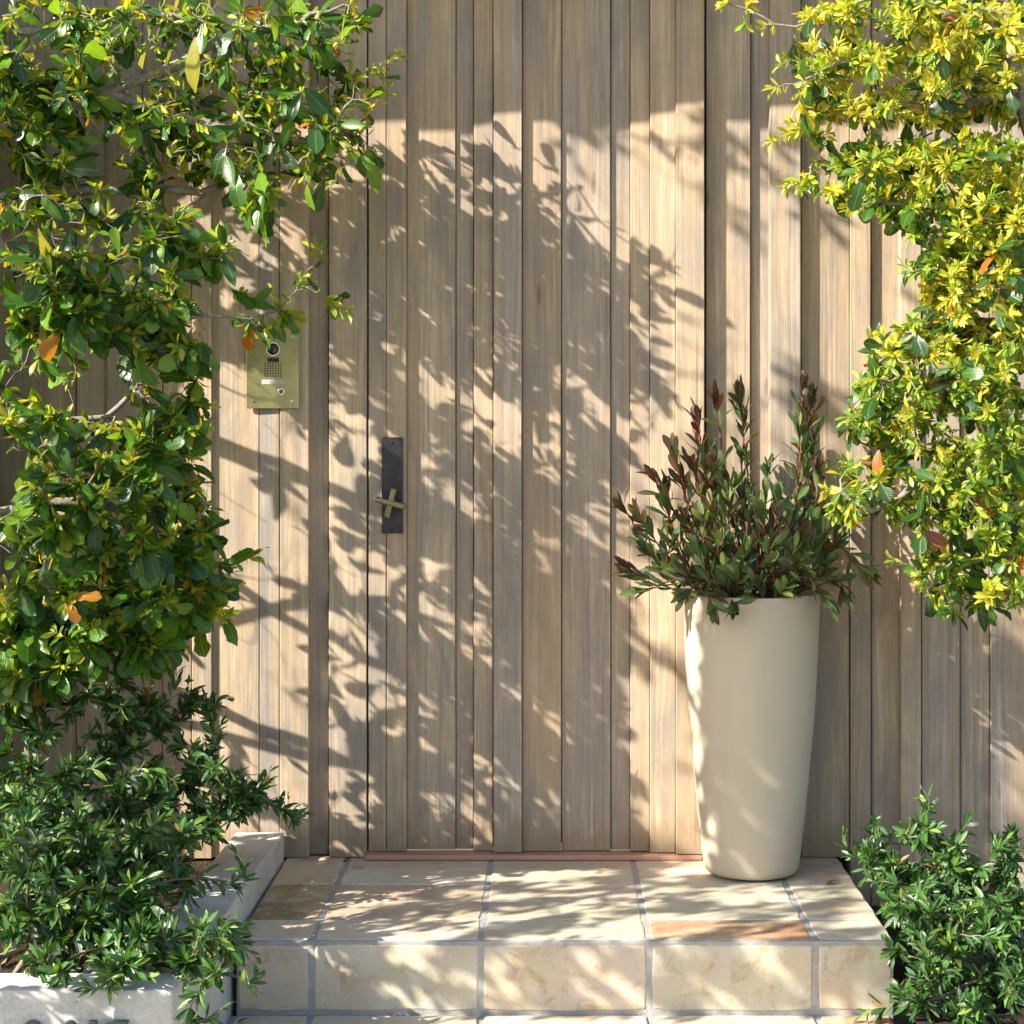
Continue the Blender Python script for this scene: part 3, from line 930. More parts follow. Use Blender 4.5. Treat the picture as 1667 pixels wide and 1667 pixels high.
# sun flecks the photograph shows on the wall: (x, y, half length, half width), all stretched along the sun's slant
FLECKS = [(565, 250, 60, 45), (560, 330, 60, 35), (555, 395, 50, 22), (630, 240, 40, 26), (640, 300, 40, 14), (628, 385, 40, 16), (712, 232, 45, 10), (715, 300, 50, 20), (712, 345, 45, 14), (712, 400, 45, 18), (720, 465, 50, 22), (700, 505, 40, 10),
          (775, 250, 30, 16), (772, 300, 40, 9), (782, 345, 45, 18), (790, 392, 50, 12), (765, 425, 30, 12), (775, 470, 40, 18), (765, 525, 30, 20), (788, 570, 22, 18), (825, 205, 26, 10), (825, 252, 30, 14), (832, 292, 34, 10), (832, 452, 36, 11), (832, 508, 38, 12),
          (890, 218, 28, 12), (892, 303, 30, 9), (893, 478, 36, 15), (960, 222, 38, 11), (950, 266, 26, 7), (948, 330, 36, 11), (978, 352, 28, 8), (955, 512, 46, 10), (962, 482, 30, 7), (1013, 232, 20, 14), (1018, 328, 24, 9), (1046, 226, 26, 18), (1050, 292, 20, 8),
          (1048, 470, 26, 12), (1040, 505, 22, 9), (1080, 205, 26, 12), (1082, 270, 30, 8), (1088, 372, 40, 14), (1092, 482, 34, 9), (1125, 200, 28, 16), (1126, 250, 28, 9), (1130, 340, 36, 13), (1128, 420, 36, 10), (1130, 510, 30, 10), (1130, 562, 30, 8),
          (565, 680, 45, 8), (575, 778, 55, 14), (622, 650, 26, 8), (602, 690, 26, 6), (610, 745, 30, 8), (718, 780, 30, 12), (725, 640, 30, 12), (762, 660, 20, 18), (942, 590, 40, 9), (975, 572, 26, 7), (830, 640, 36, 6), (832, 667, 34, 5), (960, 660, 52, 12), (1046, 620, 30, 9),
          (1130, 600, 36, 9), (1126, 632, 34, 7), (1026, 690, 26, 12), (1076, 730, 36, 12), (830, 716, 40, 10), (896, 742, 26, 8), (892, 768, 28, 6), (975, 842, 24, 24), (722, 812, 40, 9), (790, 830, 36, 12), (812, 872, 55, 12), (842, 902, 34, 9), (830, 925, 30, 8), (882, 920, 22, 14),
          (1022, 882, 24, 16), (1042, 915, 24, 14), (600, 830, 55, 12), (622, 902, 40, 12), (640, 942, 36, 9), (712, 930, 42, 16), (768, 955, 26, 18), (792, 1002, 28, 12), (610, 962, 45, 10), (715, 1002, 45, 12), (742, 1034, 36, 12), (780, 1062, 36, 20), (772, 1095, 30, 16), (1050, 1050, 26, 9),
          (640, 1092, 36, 9), (572, 1110, 46, 22), (602, 1152, 46, 11), (690, 1290, 28, 24), (770, 1225, 40, 30), (832, 1290, 34, 28), (785, 1342, 45, 22), (700, 1345, 28, 16), (560, 1260, 45, 26), (560, 1330, 40, 20), (1070, 1240, 26, 26), (1062, 1150, 26, 14), (1112, 1330, 26, 24), (1100, 1285, 22, 12), (892, 1265, 34, 26), (885, 1330, 30, 14),
          (640, 1180, 30, 10), (705, 1130, 40, 9), (1360, 1150, 26, 14), (1360, 1220, 26, 24), (1355, 1300, 26, 18), (1355, 1370, 26, 12), (1440, 1090, 30, 8), (1450, 1050, 30, 9), (1200, 560, 26, 12), (1280, 590, 40, 12), (1270, 480, 40, 18), (1350, 520, 40, 16), (1360, 600, 36, 14), (1200, 400, 26, 26), (1280, 400, 40, 18), (1355, 430, 40, 20),
          (390, 350, 60, 40), (480, 380, 60, 40), (390, 460, 45, 24), (375, 620, 40, 14), (385, 720, 45, 26), (395, 820, 45, 16), (480, 760, 45, 16), (440, 700, 40, 14), (385, 905, 45, 18), (480, 900, 45, 20), (395, 1040, 45, 26), (480, 1010, 40, 14), (480, 1080, 40, 18), (400, 1150, 40, 12), (485, 1170, 40, 14), (470, 1250, 40, 12), (325, 760, 26, 12), (325, 1000, 26, 12)]
_r = np.random.default_rng(3)
FLECKS += [(_r.uniform(540, 1150), _r.uniform(215, 900), _r.uniform(24, 55), _r.uniform(4, 8)) for _ in range(70)]
FLECKS += [(_r.uniform(340, 1150), _r.uniform(900, 1380), _r.uniform(24, 55), _r.uniform(4, 8)) for _ in range(30)]
FLECKS += [(_r.uniform(790, 1180), _r.uniform(340, 680), _r.uniform(34, 65), _r.uniform(5, 10)) for _ in range(42)]
FLECKS += [(_r.uniform(1190, 1400), _r.uniform(215, 640), _r.uniform(40, 75), _r.uniform(6, 14)) for _ in range(16)]
FLK = np.array(FLECKS, float) * np.array([1, 1, 1.35, 1.5])
FLK[(FLK[:, 1] < 330) & (FLK[:, 0] > 640), 2:] *= .72
_drop = ((FLK[:, 1] < 330) & (FLK[:, 0] > 660) | (FLK[:, 0] > 1150) & (FLK[:, 1] < 650)) & (_r.uniform(size=len(FLK)) < .42)
FLK = FLK[~_drop]
def lit_fleck(p, grow_a=5, grow_b=4):
    """does a leaf at p throw its shadow into one of the flecks on the wall?"""
    t = (-0.02 - p[1]) / -TO_SUN[1]
    q = p - TO_SUN * t
    px, py = q[0] / S + 887, 696 - (q[2] - CH) / S
    dx, dy = px - FLK[:, 0], py - FLK[:, 1]
    u, v = dx * .81 + dy * .59, dy * .81 - dx * .59
    return bool(np.any((u / (FLK[:, 2] + grow_a)) ** 2 + (v / (FLK[:, 3] + grow_b)) ** 2 < 1))

def vis_shade():
    """places on the wall, step and planter that the photograph shows in dappled shade -> points on the sun's ray, outside the picture"""
    gx = [150, 330, 400, 560, 680, 800, 920, 1050, 1200, 1320, 1450, 1600]
    gy = [250, 400, 550, 700, 850, 1000, 1150, 1300]
    G_ = np.array([[.0, .3, .10, .15, .50, .66, .72, .74, .66, .60, .20, .12],
                   [.0, .3, .10, .35, .50, .58, .60, .62, .66, .60, .25, .20],
                   [.0, .3, .40, .60, .66, .68, .66, .60, .55, .50, .25, .30],
                   [.0, .3, .35, .55, .70, .68, .70, .66, .62, .58, .55, .55],
                   [.0, .3, .40, .55, .75, .70, .80, .75, .70, .70, .70, .80],
                   [.0, .3, .40, .45, .50, .70, .88, .80, .80, .80, .90, .95],
                   [.0, .3, .40, .45, .65, .60, .92, .80, .80, .75, .96, .97],
                   [.0, .3, .40, .35, .55, .50, .75, .70, .70, .50, .97, .97]])
    from itertools import product
    def S_of(px, py):
        x = np.interp(px, gx, np.arange(len(gx))); y = np.interp(py, gy, np.arange(len(gy)))
        x0, y0 = int(min(x, len(gx) - 2)), int(min(y, len(gy) - 2))
        fx, fy = x - x0, y - y0
        return (G_[y0, x0] * (1 - fx) + G_[y0, x0 + 1] * fx) * (1 - fy) + (G_[y0 + 1, x0] * (1 - fx) + G_[y0 + 1, x0 + 1] * fx) * fy
    pts = []
    def ray(p, extra=1.3, first=0.0):
        for t in np.arange(0.3, 6, 0.05):
            q = p + TO_SUN * t
            k = 1 + q[1] / ZC
            left = (0 - 887) * S * k
            topz = CH + 696 * S * k
            if q[0] < left - 0.20 or q[2] > topz + 0.22: break
        t += first + rng.uniform(0, extra)
        return p + TO_SUN * t
    step = 50
    for px, py in product(range(-20, 1760, step), range(215, 1393, step)):
        s = S_of(px, py)
        lam = -math.log(1 - s) * (step * S) ** 2 * 0.424 / 0.0105 * SHADE_W
        for _ in range(rng.poisson(lam)):
            w_ = W(px + rng.uniform(0, step), py + rng.uniform(0, step), 0.02)
            if px >= 320: pts.append(ray(w_, 1.4, .75))
    def area(x0, x1, y0, y1, z0, z1, n, ex=0.9):
        for _ in range(n):
            pts.append(ray(np.array([rng.uniform(x0, x1), rng.uniform(y0, y1), rng.uniform(z0, z1)]), ex))
    n_wall = len(pts)
    area(-.67, .76, -.8, -.03, 0, 0, SHADE_FLOOR)
    area(-.67, .76, -.8, -.8, -.16, 0, SHADE_RISER)
    area(-1.03, -.69, -1.41, -1.39, -.12, .07, 26, .6)
    area(-1.4, -.7, -1.3, -.2, 0.0, .35, 26)
    area(.8, 1.4, -.9, -.2, 0.0, .2, 14)
    area(.40, .68, -.36, -.30, 0.0, .70, 60)
    area(.35, .50, -.33, -.22, 0.0, .70, 55)
    return np.array(pts), np.arange(len(pts)) >= n_wall
SHADE_W, SHADE_FLOOR, SHADE_RISER = 1.0, 140, 66

ltrunk = [np.array([-1.50, -.29, -.05]), np.array([-1.485, -.30, .5]), np.array([-1.505, -.30, 1.1]), np.array([-1.49, -.31, 1.7]), np.array([-1.52, -.42, 2.3]), np.array([-1.56, -.62, 2.9])]
mains = [(smooth_path(ltrunk, .05, .006), None)]
def lb(*p, d=.45, dd=0.0, start=None):
    q = [] if start is None else [np.array(start)]
    for i, (x, y) in enumerate(p):
        q.append(W(x, y, d + dd * i / max(1, len(p) - 1)))
    mains.append((smooth_path(q, .04, .004), 0))
lb((-60, 180), (80, 138), (170, 148), (230, 172), (330, 200), (450, 232), (560, 215), d=.38, dd=-.05, start=(-1.495, -.305, 1.55))
lb((-50, 230), (90, 182), (230, 130), (370, 66), (470, 40), (560, 8), d=.38, dd=-.04, start=(-1.495, -.305, 1.62))
lb((-80, 345), (20, 420), (75, 455), (120, 500), (180, 528), (232, 527), (345, 514), (420, 517), (455, 505), d=.62, dd=-.25, start=(-1.495, -.305, 1.50))
lb((-60, 700), (30, 682), (110, 682), (180, 673), (215, 640), d=.40, start=(-1.495, -.305, .95))
lb((-60, 850), (0, 835), (60, 818), (130, 816), (220, 835), (300, 885), (350, 915), d=.58, dd=-.1, start=(-1.495, -.305, .8))
lb((-60, 890), (0, 868), (80, 845), (160, 850), (280, 975), (340, 988), d=.50, dd=-.1, start=(-1.495, -.305, .72))
lb((-60, 350), (120, 312), (310, 311), (400, 290), d=.30, start=(-1.495, -.305, 1.35))
lb((-60, 1010), (60, 1000), (160, 1010), (230, 1040), d=.55, start=(-1.495, -.305, .6))
lb((-60, 40), (100, 60), (220, 20), (330, 30), d=.34, start=(-1.495, -.305, 1.9))
for e in ((-1.50, -1.30, 2.75), (-2.15, -1.30, 2.35), (-2.6, -1.1, 2.7), (-1.35, -1.0, 3.05), (-1.75, -1.7, 1.9), (-1.6, -1.3, 1.3), (-2.1, -1.9, 2.6), (-1.45, -1.55, 2.2)):
    s_ = np.array([-1.50, -.33, 1.0 + (e[2] - 1.0) * .55])
    mains.append((smooth_path([s_, (s_ + np.array(e)) / 2 + rng.normal(0, .06, 3) + np.array([0, 0, .08]), np.array(e)], .05, .008), 0))

LB = [(-90, 120, 90, 130, 9, .2, .5), (-90, 420, 90, 150, 10, .2, .5), (-90, 720, 90, 130, 9, .2, .5), (-90, 980, 90, 120, 8, .2, .5), (60, 50, 90, 60, 16, .3, .7), (200, 50, 90, 60, 18, .3, .7), (340, 60, 100, 60, 22, .3, .7), (470, 70, 90, 60, 22, .3, .65), (560, 60, 40, 50, 6, .3, .5),
      (70, 160, 90, 60, 15, .35, .7), (210, 170, 90, 60, 17, .35, .7), (350, 170, 90, 60, 20, .35, .7), (470, 190, 90, 60, 28, .3, .65), (565, 190, 45, 70, 16, .3, .5),
      (420, 260, 100, 35, 24, .3, .6), (520, 280, 40, 40, 8, .3, .5), (420, 325, 50, 25, 9, .3, .5), (270, 250, 90, 40, 9, .3, .6), (90, 250, 90, 30, 6, .3, .6),
      (50, 350, 70, 50, 11, .35, .7), (170, 350, 70, 40, 7, .35, .6), (270, 350, 60, 35, 8, .35, .6), (300, 400, 80, 30, 17, .35, .6), (180, 420, 100, 40, 17, .35, .7), (60, 450, 70, 50, 14, .4, .75),
      (250, 480, 70, 50, 18, .35, .65), (110, 530, 100, 40, 18, .4, .7), (30, 560, 40, 50, 6, .4, .7), (250, 555, 70, 35, 15, .35, .6), (310, 560, 25, 20, 4, .35, .5),
      (90, 600, 60, 20, 3, .35, .6), (225, 640, 25, 25, 5, .35, .5), (40, 660, 50, 25, 4, .35, .6), (300, 640, 35, 35, 5, .35, .5), (130, 690, 60, 25, 5, .35, .6),
      (50, 710, 60, 40, 9, .35, .7), (180, 720, 70, 40, 9, .35, .65), (270, 730, 55, 55, 18, .35, .6), (60, 790, 70, 40, 13, .4, .75), (200, 790, 80, 40, 14, .4, .7), (310, 810, 35, 40, 11, .35, .55),
      (60, 870, 80, 50, 16, .4, .75), (190, 880, 90, 50, 20, .4, .7), (300, 890, 45, 45, 13, .35, .6), (70, 970, 80, 50, 16, .4, .75), (200, 970, 80, 50, 19, .4, .7), (310, 970, 55, 40, 15, .35, .6),
      (350, 1010, 20, 15, 3, .4, .5), (80, 1050, 90, 40, 15, .4, .7), (230, 1045, 70, 30, 10, .4, .6), (40, 1110, 50, 35, 7, .45, .7)]
tv_, _k = blob_points([(b[0], b[1], b[2], b[3], int(b[4] * (3.0 if b[1] < 340 else 2.3) + .5)) + ((.24, .50) if b[1] < 340 and b[0] > 0 else b[5:7]) for b in LB])
single_tips = [(655, 92, .40), (625, 150, .4), (605, 255, .4), (612, 120, .42), (512, 402, .38), (565, 505, .38), (540, 495, .38), (390, 478, .38), (450, 480, .38), (490, 455, .38), (405, 545, .40), (430, 535, .40), (460, 515, .38), (415, 905, .45), (375, 955, .45), (370, 925, .45), (520, 430, .38), (480, 520, .38), (335, 690, .45), (340, 660, .45)]
tv2 = np.array([W(*t) for t in single_tips])
shade, fine_shade = vis_shade()
targets = np.concatenate([tv_, tv2, shade])
is_shade = np.concatenate([np.zeros(len(tv_) + len(tv2), bool), np.ones(len(shade), bool)])
tree = thing('broadleaf_tree', (-1.50, -.29, -.05), 'dark green broadleaf tree reaching in from the left, above the planter', 'tree')
P, par, cnt, paths = grow(mains, targets, droop=.05, lift=.10)
build_wood(P, cnt, paths, mains, tree, M['bark'], M['bark'], .0010, .035, .003, {0: 'trunk'})
lv = Leaves()
lone_rows = []
key = {tuple(np.round(t, 5)): i for i, t in enumerate(targets)}
for idx in paths:
    i = key[tuple(np.round(P[idx[-1]], 5))]
    pts = P[idx]
    if is_shade[i]:
        if fine_shade[i - len(tv_) - len(tv2)]:
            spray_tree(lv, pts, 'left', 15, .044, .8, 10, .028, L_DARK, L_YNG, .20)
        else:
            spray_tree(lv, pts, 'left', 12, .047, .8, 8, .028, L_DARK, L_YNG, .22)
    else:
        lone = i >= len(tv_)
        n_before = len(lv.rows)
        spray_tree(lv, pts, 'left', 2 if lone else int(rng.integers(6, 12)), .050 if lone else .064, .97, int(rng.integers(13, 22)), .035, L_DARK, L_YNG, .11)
        if lone:
            lone_rows += lv.rows[n_before:]
            del lv.rows[n_before:]
# the few leaves the eye picks out: (base px, tip px, depth, palette)
one = Leaves()
for bx, by, tx, ty, d, pal in ((318, 60, 312, 150, .58, 5), (62, 372, 86, 436, .62, 5), (262, 482, 290, 535, .50, 6), (425, 522, 388, 566, .40, 6), (428, 524, 436, 566, .40, 2), (446, 520, 462, 558, .39, 1), (470, 515, 480, 545, .38, 2),
                               (350, 925, 420, 905, .47, 2), (345, 925, 326, 975, .47, 1), (355, 928, 378, 976, .46, 1), (245, 930, 232, 1010, .60, 3), (170, 905, 150, 960, .60, 4), (75, 400, 60, 470, .6, 2), (225, 525, 228, 575, .55, 3), (330, 380, 300, 420, .5, 4), (375, 470, 415, 500, .40, 1), (410, 500, 440, 465, .40, 2)):
    a_, b_ = W(bx, by, d), W(tx, ty, d + .015)
    one.add('A', a_, b_ - a_, np.array([-.25, -.85, .35]) + rng.normal(0, .15, 3), float(np.linalg.norm(b_ - a_)), rng.uniform(.95, 1.15), pal)
keep = list(lone_rows) + one.rows
for row in lv.rows:
    c_ = row[2] + row[3] * row[5] * .55
    px_, py_ = in_frame(c_[None])
    inside = -10 < px_[0] < 1680 and -10 < py_[0] < 1680
    hits = lit_fleck(c_) or lit_fleck(row[2] + row[3] * row[5] * .15) or lit_fleck(row[2] + row[3] * row[5] * .95)
    if hits and (not inside or rng.uniform() < (.86 if py_[0] < 230 else .93)): continue
    keep.append(row)
lv.rows = keep
emit(lv, 'left', M['leaf'], tree)
n_left = len(lv.rows)

# ------------------------------------------------------------------ the yellow-green tree on the right
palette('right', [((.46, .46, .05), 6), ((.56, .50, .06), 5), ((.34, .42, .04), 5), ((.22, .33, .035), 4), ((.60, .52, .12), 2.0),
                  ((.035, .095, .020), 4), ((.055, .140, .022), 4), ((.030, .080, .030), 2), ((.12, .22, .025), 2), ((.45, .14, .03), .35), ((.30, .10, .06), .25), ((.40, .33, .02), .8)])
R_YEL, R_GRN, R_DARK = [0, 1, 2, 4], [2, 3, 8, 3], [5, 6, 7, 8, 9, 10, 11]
mains = [(smooth_path([W(1800, 1420, .5), W(1770, 1150, .5), W(1735, 700, .48), W(1690, 300, .46), W(1646, 95, .45), W(1640, 0, .45), W(1625, -160, .5)], .05, .005), None)]
def rb(*p, d=.42, dd=0.0):
    q = [W(x, y, d + dd * i / (len(p) - 1)) for i, (x, y) in enumerate(p)]
    mains.append((smooth_path(q, .04, .004), 0))
rb((1690, 300), (1600, 265), (1500, 275), (1400, 268), (1340, 262), d=.46, dd=-.08)
rb((1665, 180), (1620, 150), (1540, 180), (1460, 168), (1400, 185), d=.45, dd=.1)
rb((1640, 0), (1500, -25), (1385, 5), (1350, 22), (1320, 43), (1285, 45), (1240, 26), (1185, 6), d=.45)
rb((1644, 60), (1560, 20), (1480, 40), (1400, 90), (1310, 130), d=.45, dd=.12)
rb((1710, 500), (1620, 525), (1540, 520), (1470, 560), (1430, 590), d=.47, dd=.05)
rb((1725, 640), (1620, 640), (1500, 628), (1400, 650), (1380, 700), d=.48, dd=-.05)
rb((1740, 800), (1620, 780), (1500, 790), (1420, 830), (1370, 800), d=.48, dd=.02)
rb((1755, 930), (1640, 900), (1560, 925), (1510, 960), d=.5, dd=-.05)
rb((1700, 380), (1620, 390), (1530, 350), (1440, 330), d=.47, dd=.08)
rb((1700, 400), (1660, 450), (1600, 470), (1560, 480), d=.5, dd=.1)
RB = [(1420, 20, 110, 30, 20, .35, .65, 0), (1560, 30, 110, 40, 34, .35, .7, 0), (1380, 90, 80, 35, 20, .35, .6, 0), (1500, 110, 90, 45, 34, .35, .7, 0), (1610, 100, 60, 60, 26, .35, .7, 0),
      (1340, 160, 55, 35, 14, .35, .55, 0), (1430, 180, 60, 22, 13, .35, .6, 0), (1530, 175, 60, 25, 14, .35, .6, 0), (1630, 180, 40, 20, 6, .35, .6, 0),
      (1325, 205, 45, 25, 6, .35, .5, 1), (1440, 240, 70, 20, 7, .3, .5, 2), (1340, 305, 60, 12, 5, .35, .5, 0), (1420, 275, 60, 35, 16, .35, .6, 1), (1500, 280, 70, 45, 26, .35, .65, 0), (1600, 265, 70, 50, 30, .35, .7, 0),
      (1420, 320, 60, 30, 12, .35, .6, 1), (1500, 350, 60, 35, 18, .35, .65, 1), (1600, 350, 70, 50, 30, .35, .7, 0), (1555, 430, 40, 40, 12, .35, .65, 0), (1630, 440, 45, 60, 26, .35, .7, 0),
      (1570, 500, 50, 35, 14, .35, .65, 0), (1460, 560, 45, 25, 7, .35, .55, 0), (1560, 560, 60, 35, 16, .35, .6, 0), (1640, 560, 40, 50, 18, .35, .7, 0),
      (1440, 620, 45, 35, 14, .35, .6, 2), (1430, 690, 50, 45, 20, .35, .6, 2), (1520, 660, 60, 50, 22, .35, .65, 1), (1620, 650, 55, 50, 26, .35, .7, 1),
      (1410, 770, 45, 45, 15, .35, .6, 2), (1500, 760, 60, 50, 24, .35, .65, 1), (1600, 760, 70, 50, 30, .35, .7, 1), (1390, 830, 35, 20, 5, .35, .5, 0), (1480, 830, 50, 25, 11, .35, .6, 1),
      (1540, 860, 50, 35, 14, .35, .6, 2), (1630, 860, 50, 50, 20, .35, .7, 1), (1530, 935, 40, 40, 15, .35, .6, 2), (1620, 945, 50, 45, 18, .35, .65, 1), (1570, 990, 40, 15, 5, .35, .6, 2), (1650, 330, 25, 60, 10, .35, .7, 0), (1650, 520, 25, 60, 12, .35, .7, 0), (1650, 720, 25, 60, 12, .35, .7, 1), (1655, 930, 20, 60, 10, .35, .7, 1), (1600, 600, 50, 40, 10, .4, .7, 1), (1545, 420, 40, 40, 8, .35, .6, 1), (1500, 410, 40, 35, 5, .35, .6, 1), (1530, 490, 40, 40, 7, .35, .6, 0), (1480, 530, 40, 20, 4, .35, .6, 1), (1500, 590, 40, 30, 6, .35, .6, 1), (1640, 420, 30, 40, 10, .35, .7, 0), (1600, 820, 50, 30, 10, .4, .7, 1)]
tg, kd = blob_points([(b[0], b[1], b[2], b[3], int(b[4] * 1.8 + .5)) + b[5:] for b in RB])
tips = [(1182, 4, .45), (1215, 42, .45), (1222, 8, .45), (1245, 45, .45), (1272, 105, .45), (1262, 145, .5), (1258, 232, .45), (1290, 215, .45), (1275, 305, .45), (1300, 295, .45), (1425, 595, .45), (1372, 752, .45), (1352, 838, .45), (1345, 800, .45), (1445, 905, .45), (1330, 75, .45)]
tg = np.concatenate([tg, np.array([W(*t) for t in tips])])
kd = np.concatenate([kd, np.zeros(len(tips), int)])
rt = thing('small_leaved_tree', W(1800, 1420, .5), 'sunlit yellow-green small-leaved tree reaching in from the right edge', 'tree')
P, par, cnt, paths = grow(mains, tg, droop=.0, lift=.08)
build_wood(P, cnt, paths, mains, rt, M['bark'], M['bark'], .0010, .017, .0026, {0: 'trunk'})
lv = Leaves()
key = {tuple(np.round(t, 5)): i for i, t in enumerate(tg)}
for idx in paths:
    i = key[tuple(np.round(P[idx[-1]], 5))]
    pts = P[idx]
    lone = i >= len(tg) - len(tips)
    k = kd[i]
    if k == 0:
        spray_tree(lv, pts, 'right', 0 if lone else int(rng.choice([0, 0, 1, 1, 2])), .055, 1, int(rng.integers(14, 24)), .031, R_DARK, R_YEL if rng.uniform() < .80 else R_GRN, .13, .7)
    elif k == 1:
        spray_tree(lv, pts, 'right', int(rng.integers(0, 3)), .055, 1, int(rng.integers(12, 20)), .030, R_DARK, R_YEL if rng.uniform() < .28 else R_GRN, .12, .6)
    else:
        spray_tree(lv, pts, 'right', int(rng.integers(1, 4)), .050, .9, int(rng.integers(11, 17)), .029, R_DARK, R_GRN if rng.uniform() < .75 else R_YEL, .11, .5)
emit(lv, 'right', M['leaf'], rt)
n_right = len(lv.rows)

# ------------------------------------------------------------------ olive-leaved shrubs
palette('olive', [((.020, .065, .018), 5), ((.034, .105, .024), 6), ((.050, .140, .028), 5), ((.10, .22, .035), 3.5), ((.20, .32, .05), 2.2), ((.070, .140, .060), 1.5), ((.26, .15, .05), .35)])
O_DARK, O_TIP = [0, 1, 2, 5, 6], [2, 3, 4]
def spray_olive(lv, pts, n, Lf, along):
    pts = np.asarray(pts)
    seg = np.linalg.norm(np.diff(pts[::-1], axis=0), axis=1)
    cum = np.concatenate([[0], np.cumsum(seg)])
    q = pts[::-1]
    fresh = rng.uniform() < .45
    ph = rng.uniform(0, 3.14)
    for i in range(n // 2):
        s = min(along * (i + .2) / (n / 2), cum[-1])
        j = min(np.searchsorted(cum, s, side='right') - 1, len(q) - 2)
        f = (s - cum[j]) / max(seg[j], 1e-6)
        p = q[j] * (1 - f) + q[j + 1] * f
        t = norm(q[max(j - 1, 0)] - q[j + 1])
        a, b = frame_of(t)
        th = ph + (i % 2) * 1.57
        for sg in (-1, 1):
            out = sg * (math.cos(th) * a + math.sin(th) * b) + rng.normal(0, .22, 3)
            op = rng.uniform(.45, 1.0) if i else .3
            ax = norm(t * (1.1 - .4 * op) + out * op + np.array([0, 0, -.08]))
            n_ = t * .5 + TO_SUN * .45 + np.array([0, -.2, .3]) + rng.normal(0, .35, 3)
            sz = Lf * rng.uniform(.75, 1.25) * (0.62 if i == 0 else (.85 if i == 1 else 1))
            lv.add('O', p, ax, n_, sz, rng.uniform(.7, 1.15), pick('olive', O_TIP if (fresh and i < 3) else O_DARK))

def shrub(name, label, base, stems, blobs, tips, Lf, n_leaf, group=None, along=.13, inner=None):
    root = thing(name, base, label, 'shrub', group)
    mains = []
    for s in stems:
        mains.append((smooth_path([np.array(p) for p in s], .04, .006), None if not mains else None))
    tg, _ = blob_points(blobs)
    if tips: tg = np.concatenate([tg, np.array([W(*t) for t in tips])])
    P, par, cnt, paths = grow(mains, tg, lift=.12)
    build_wood(P, cnt, paths, mains, root, M['stem'], M['stem'], .0008, .009, .0018)
    lv = Leaves()
    for idx in paths:
        spray_olive(lv, P[idx], int(rng.integers(n_leaf - 4, n_leaf + 4)), Lf, along)
    emit(lv, 'olive', M['shrubleaf'], root)
    return len(lv.rows)

ns = 0
def stems_from(bx, by, bz, ends):
    return [[(bx + rng.normal(0, .03), by + rng.normal(0, .03), bz), tuple((np.array((bx, by, bz)) * .45 + np.array(e) * .55) + np.array([0, 0, .04])), tuple(e)] for e in ends]

b = (-1.22, -.42, -.02)
ns += shrub('olive_shrub', 'dark olive-leaved shrub against the plank wall at the back of the planter', b,
      stems_from(*b, [W(60, 1260, .5), W(160, 1220, .45), W(240, 1150, .4), W(330, 1240, .4), W(400, 1310, .45), W(200, 1320, .55), W(90, 1340, .6)]),
      [(240, 1110, 60, 50, 16, .3, .5), (130, 1180, 110, 60, 38, .3, .6), (30, 1200, 40, 60, 14, .35, .6), (240, 1200, 60, 60, 26, .3, .6), (330, 1190, 40, 60, 15, .3, .5), (60, 1290, 80, 60, 40, .4, .75),
       (190, 1290, 100, 60, 58, .35, .75), (320, 1290, 80, 55, 42, .3, .65), (410, 1300, 50, 40, 16, .35, .55), (300, 1350, 60, 25, 14, .4, .6)],
      [(265, 1065, .35), (215, 1090, .35), (305, 1110, .35), (372, 1135, .4), (360, 1180, .4), (440, 1255, .42), (470, 1300, .42), (495, 1325, .42), (455, 1320, .42), (150, 1110, .35), (310, 1150, .35), (475, 1340, .42), (425, 1285, .42)], .042, 14, along=.15)
b = (-1.16, -.98, -.02)
ns += shrub('olive_shrub', 'dense dark olive-leaved shrub filling the middle of the white planter', b,
      stems_from(*b, [W(40, 1400, .9), W(140, 1400, .95), W(240, 1400, .9), W(320, 1430, .9), W(100, 1480, 1.05), W(220, 1490, 1.05), W(20, 1480, 1.0)]),
      [(50, 1370, 70, 50, 34, .7, 1.05), (160, 1380, 90, 55, 46, .7, 1.05), (270, 1380, 70, 50, 32, .65, 1.0), (40, 1450, 60, 50, 34, .85, 1.2), (150, 1460, 80, 50, 44, .8, 1.2), (250, 1460, 60, 50, 28, .8, 1.15), (60, 1510, 70, 35, 22, .95, 1.2), (180, 1515, 80, 35, 26, .95, 1.2)],
      [(385, 1390, .8), (400, 1430, .85), (375, 1440, .9), (350, 1350, .7), (30, 1300, .8), (130, 1310, .8), (20, 1340, .9)], .045, 14, along=.15)
b = (-.98, -1.2, -.02)
ns += shrub('olive_shrub', 'olive-leaved shrub trailing over the front corner of the white planter', b,
      stems_from(*b, [W(240, 1520, 1.2), W(160, 1545, 1.22), W(320, 1530, 1.2), W(370, 1540, 1.15), W(300, 1570, 1.3), W(70, 1560, 1.22)]),
      [(280, 1520, 70, 40, 26, 1.05, 1.35), (200, 1545, 70, 30, 20, 1.1, 1.35), (350, 1535, 45, 40, 18, 1.0, 1.3), (310, 1580, 45, 25, 11, 1.2, 1.42), (80, 1570, 60, 20, 10, 1.15, 1.4), (180, 1580, 50, 20, 8, 1.2, 1.42)],
      [(420, 1560, 1.2), (425, 1585, 1.25), (400, 1510, 1.15), (405, 1600, 1.3), (310, 1640, 1.43), (335, 1660, 1.43), (365, 1640, 1.42), (150, 1608, 1.42), (130, 1600, 1.42), (90, 1590, 1.40), (190, 1600, 1.42), (245, 1590, 1.40), (50, 1580, 1.38), (325, 1615, 1.42), (300, 1665, 1.43)], .042, 12, along=.13)
b = (1.08, -.38, -.14)
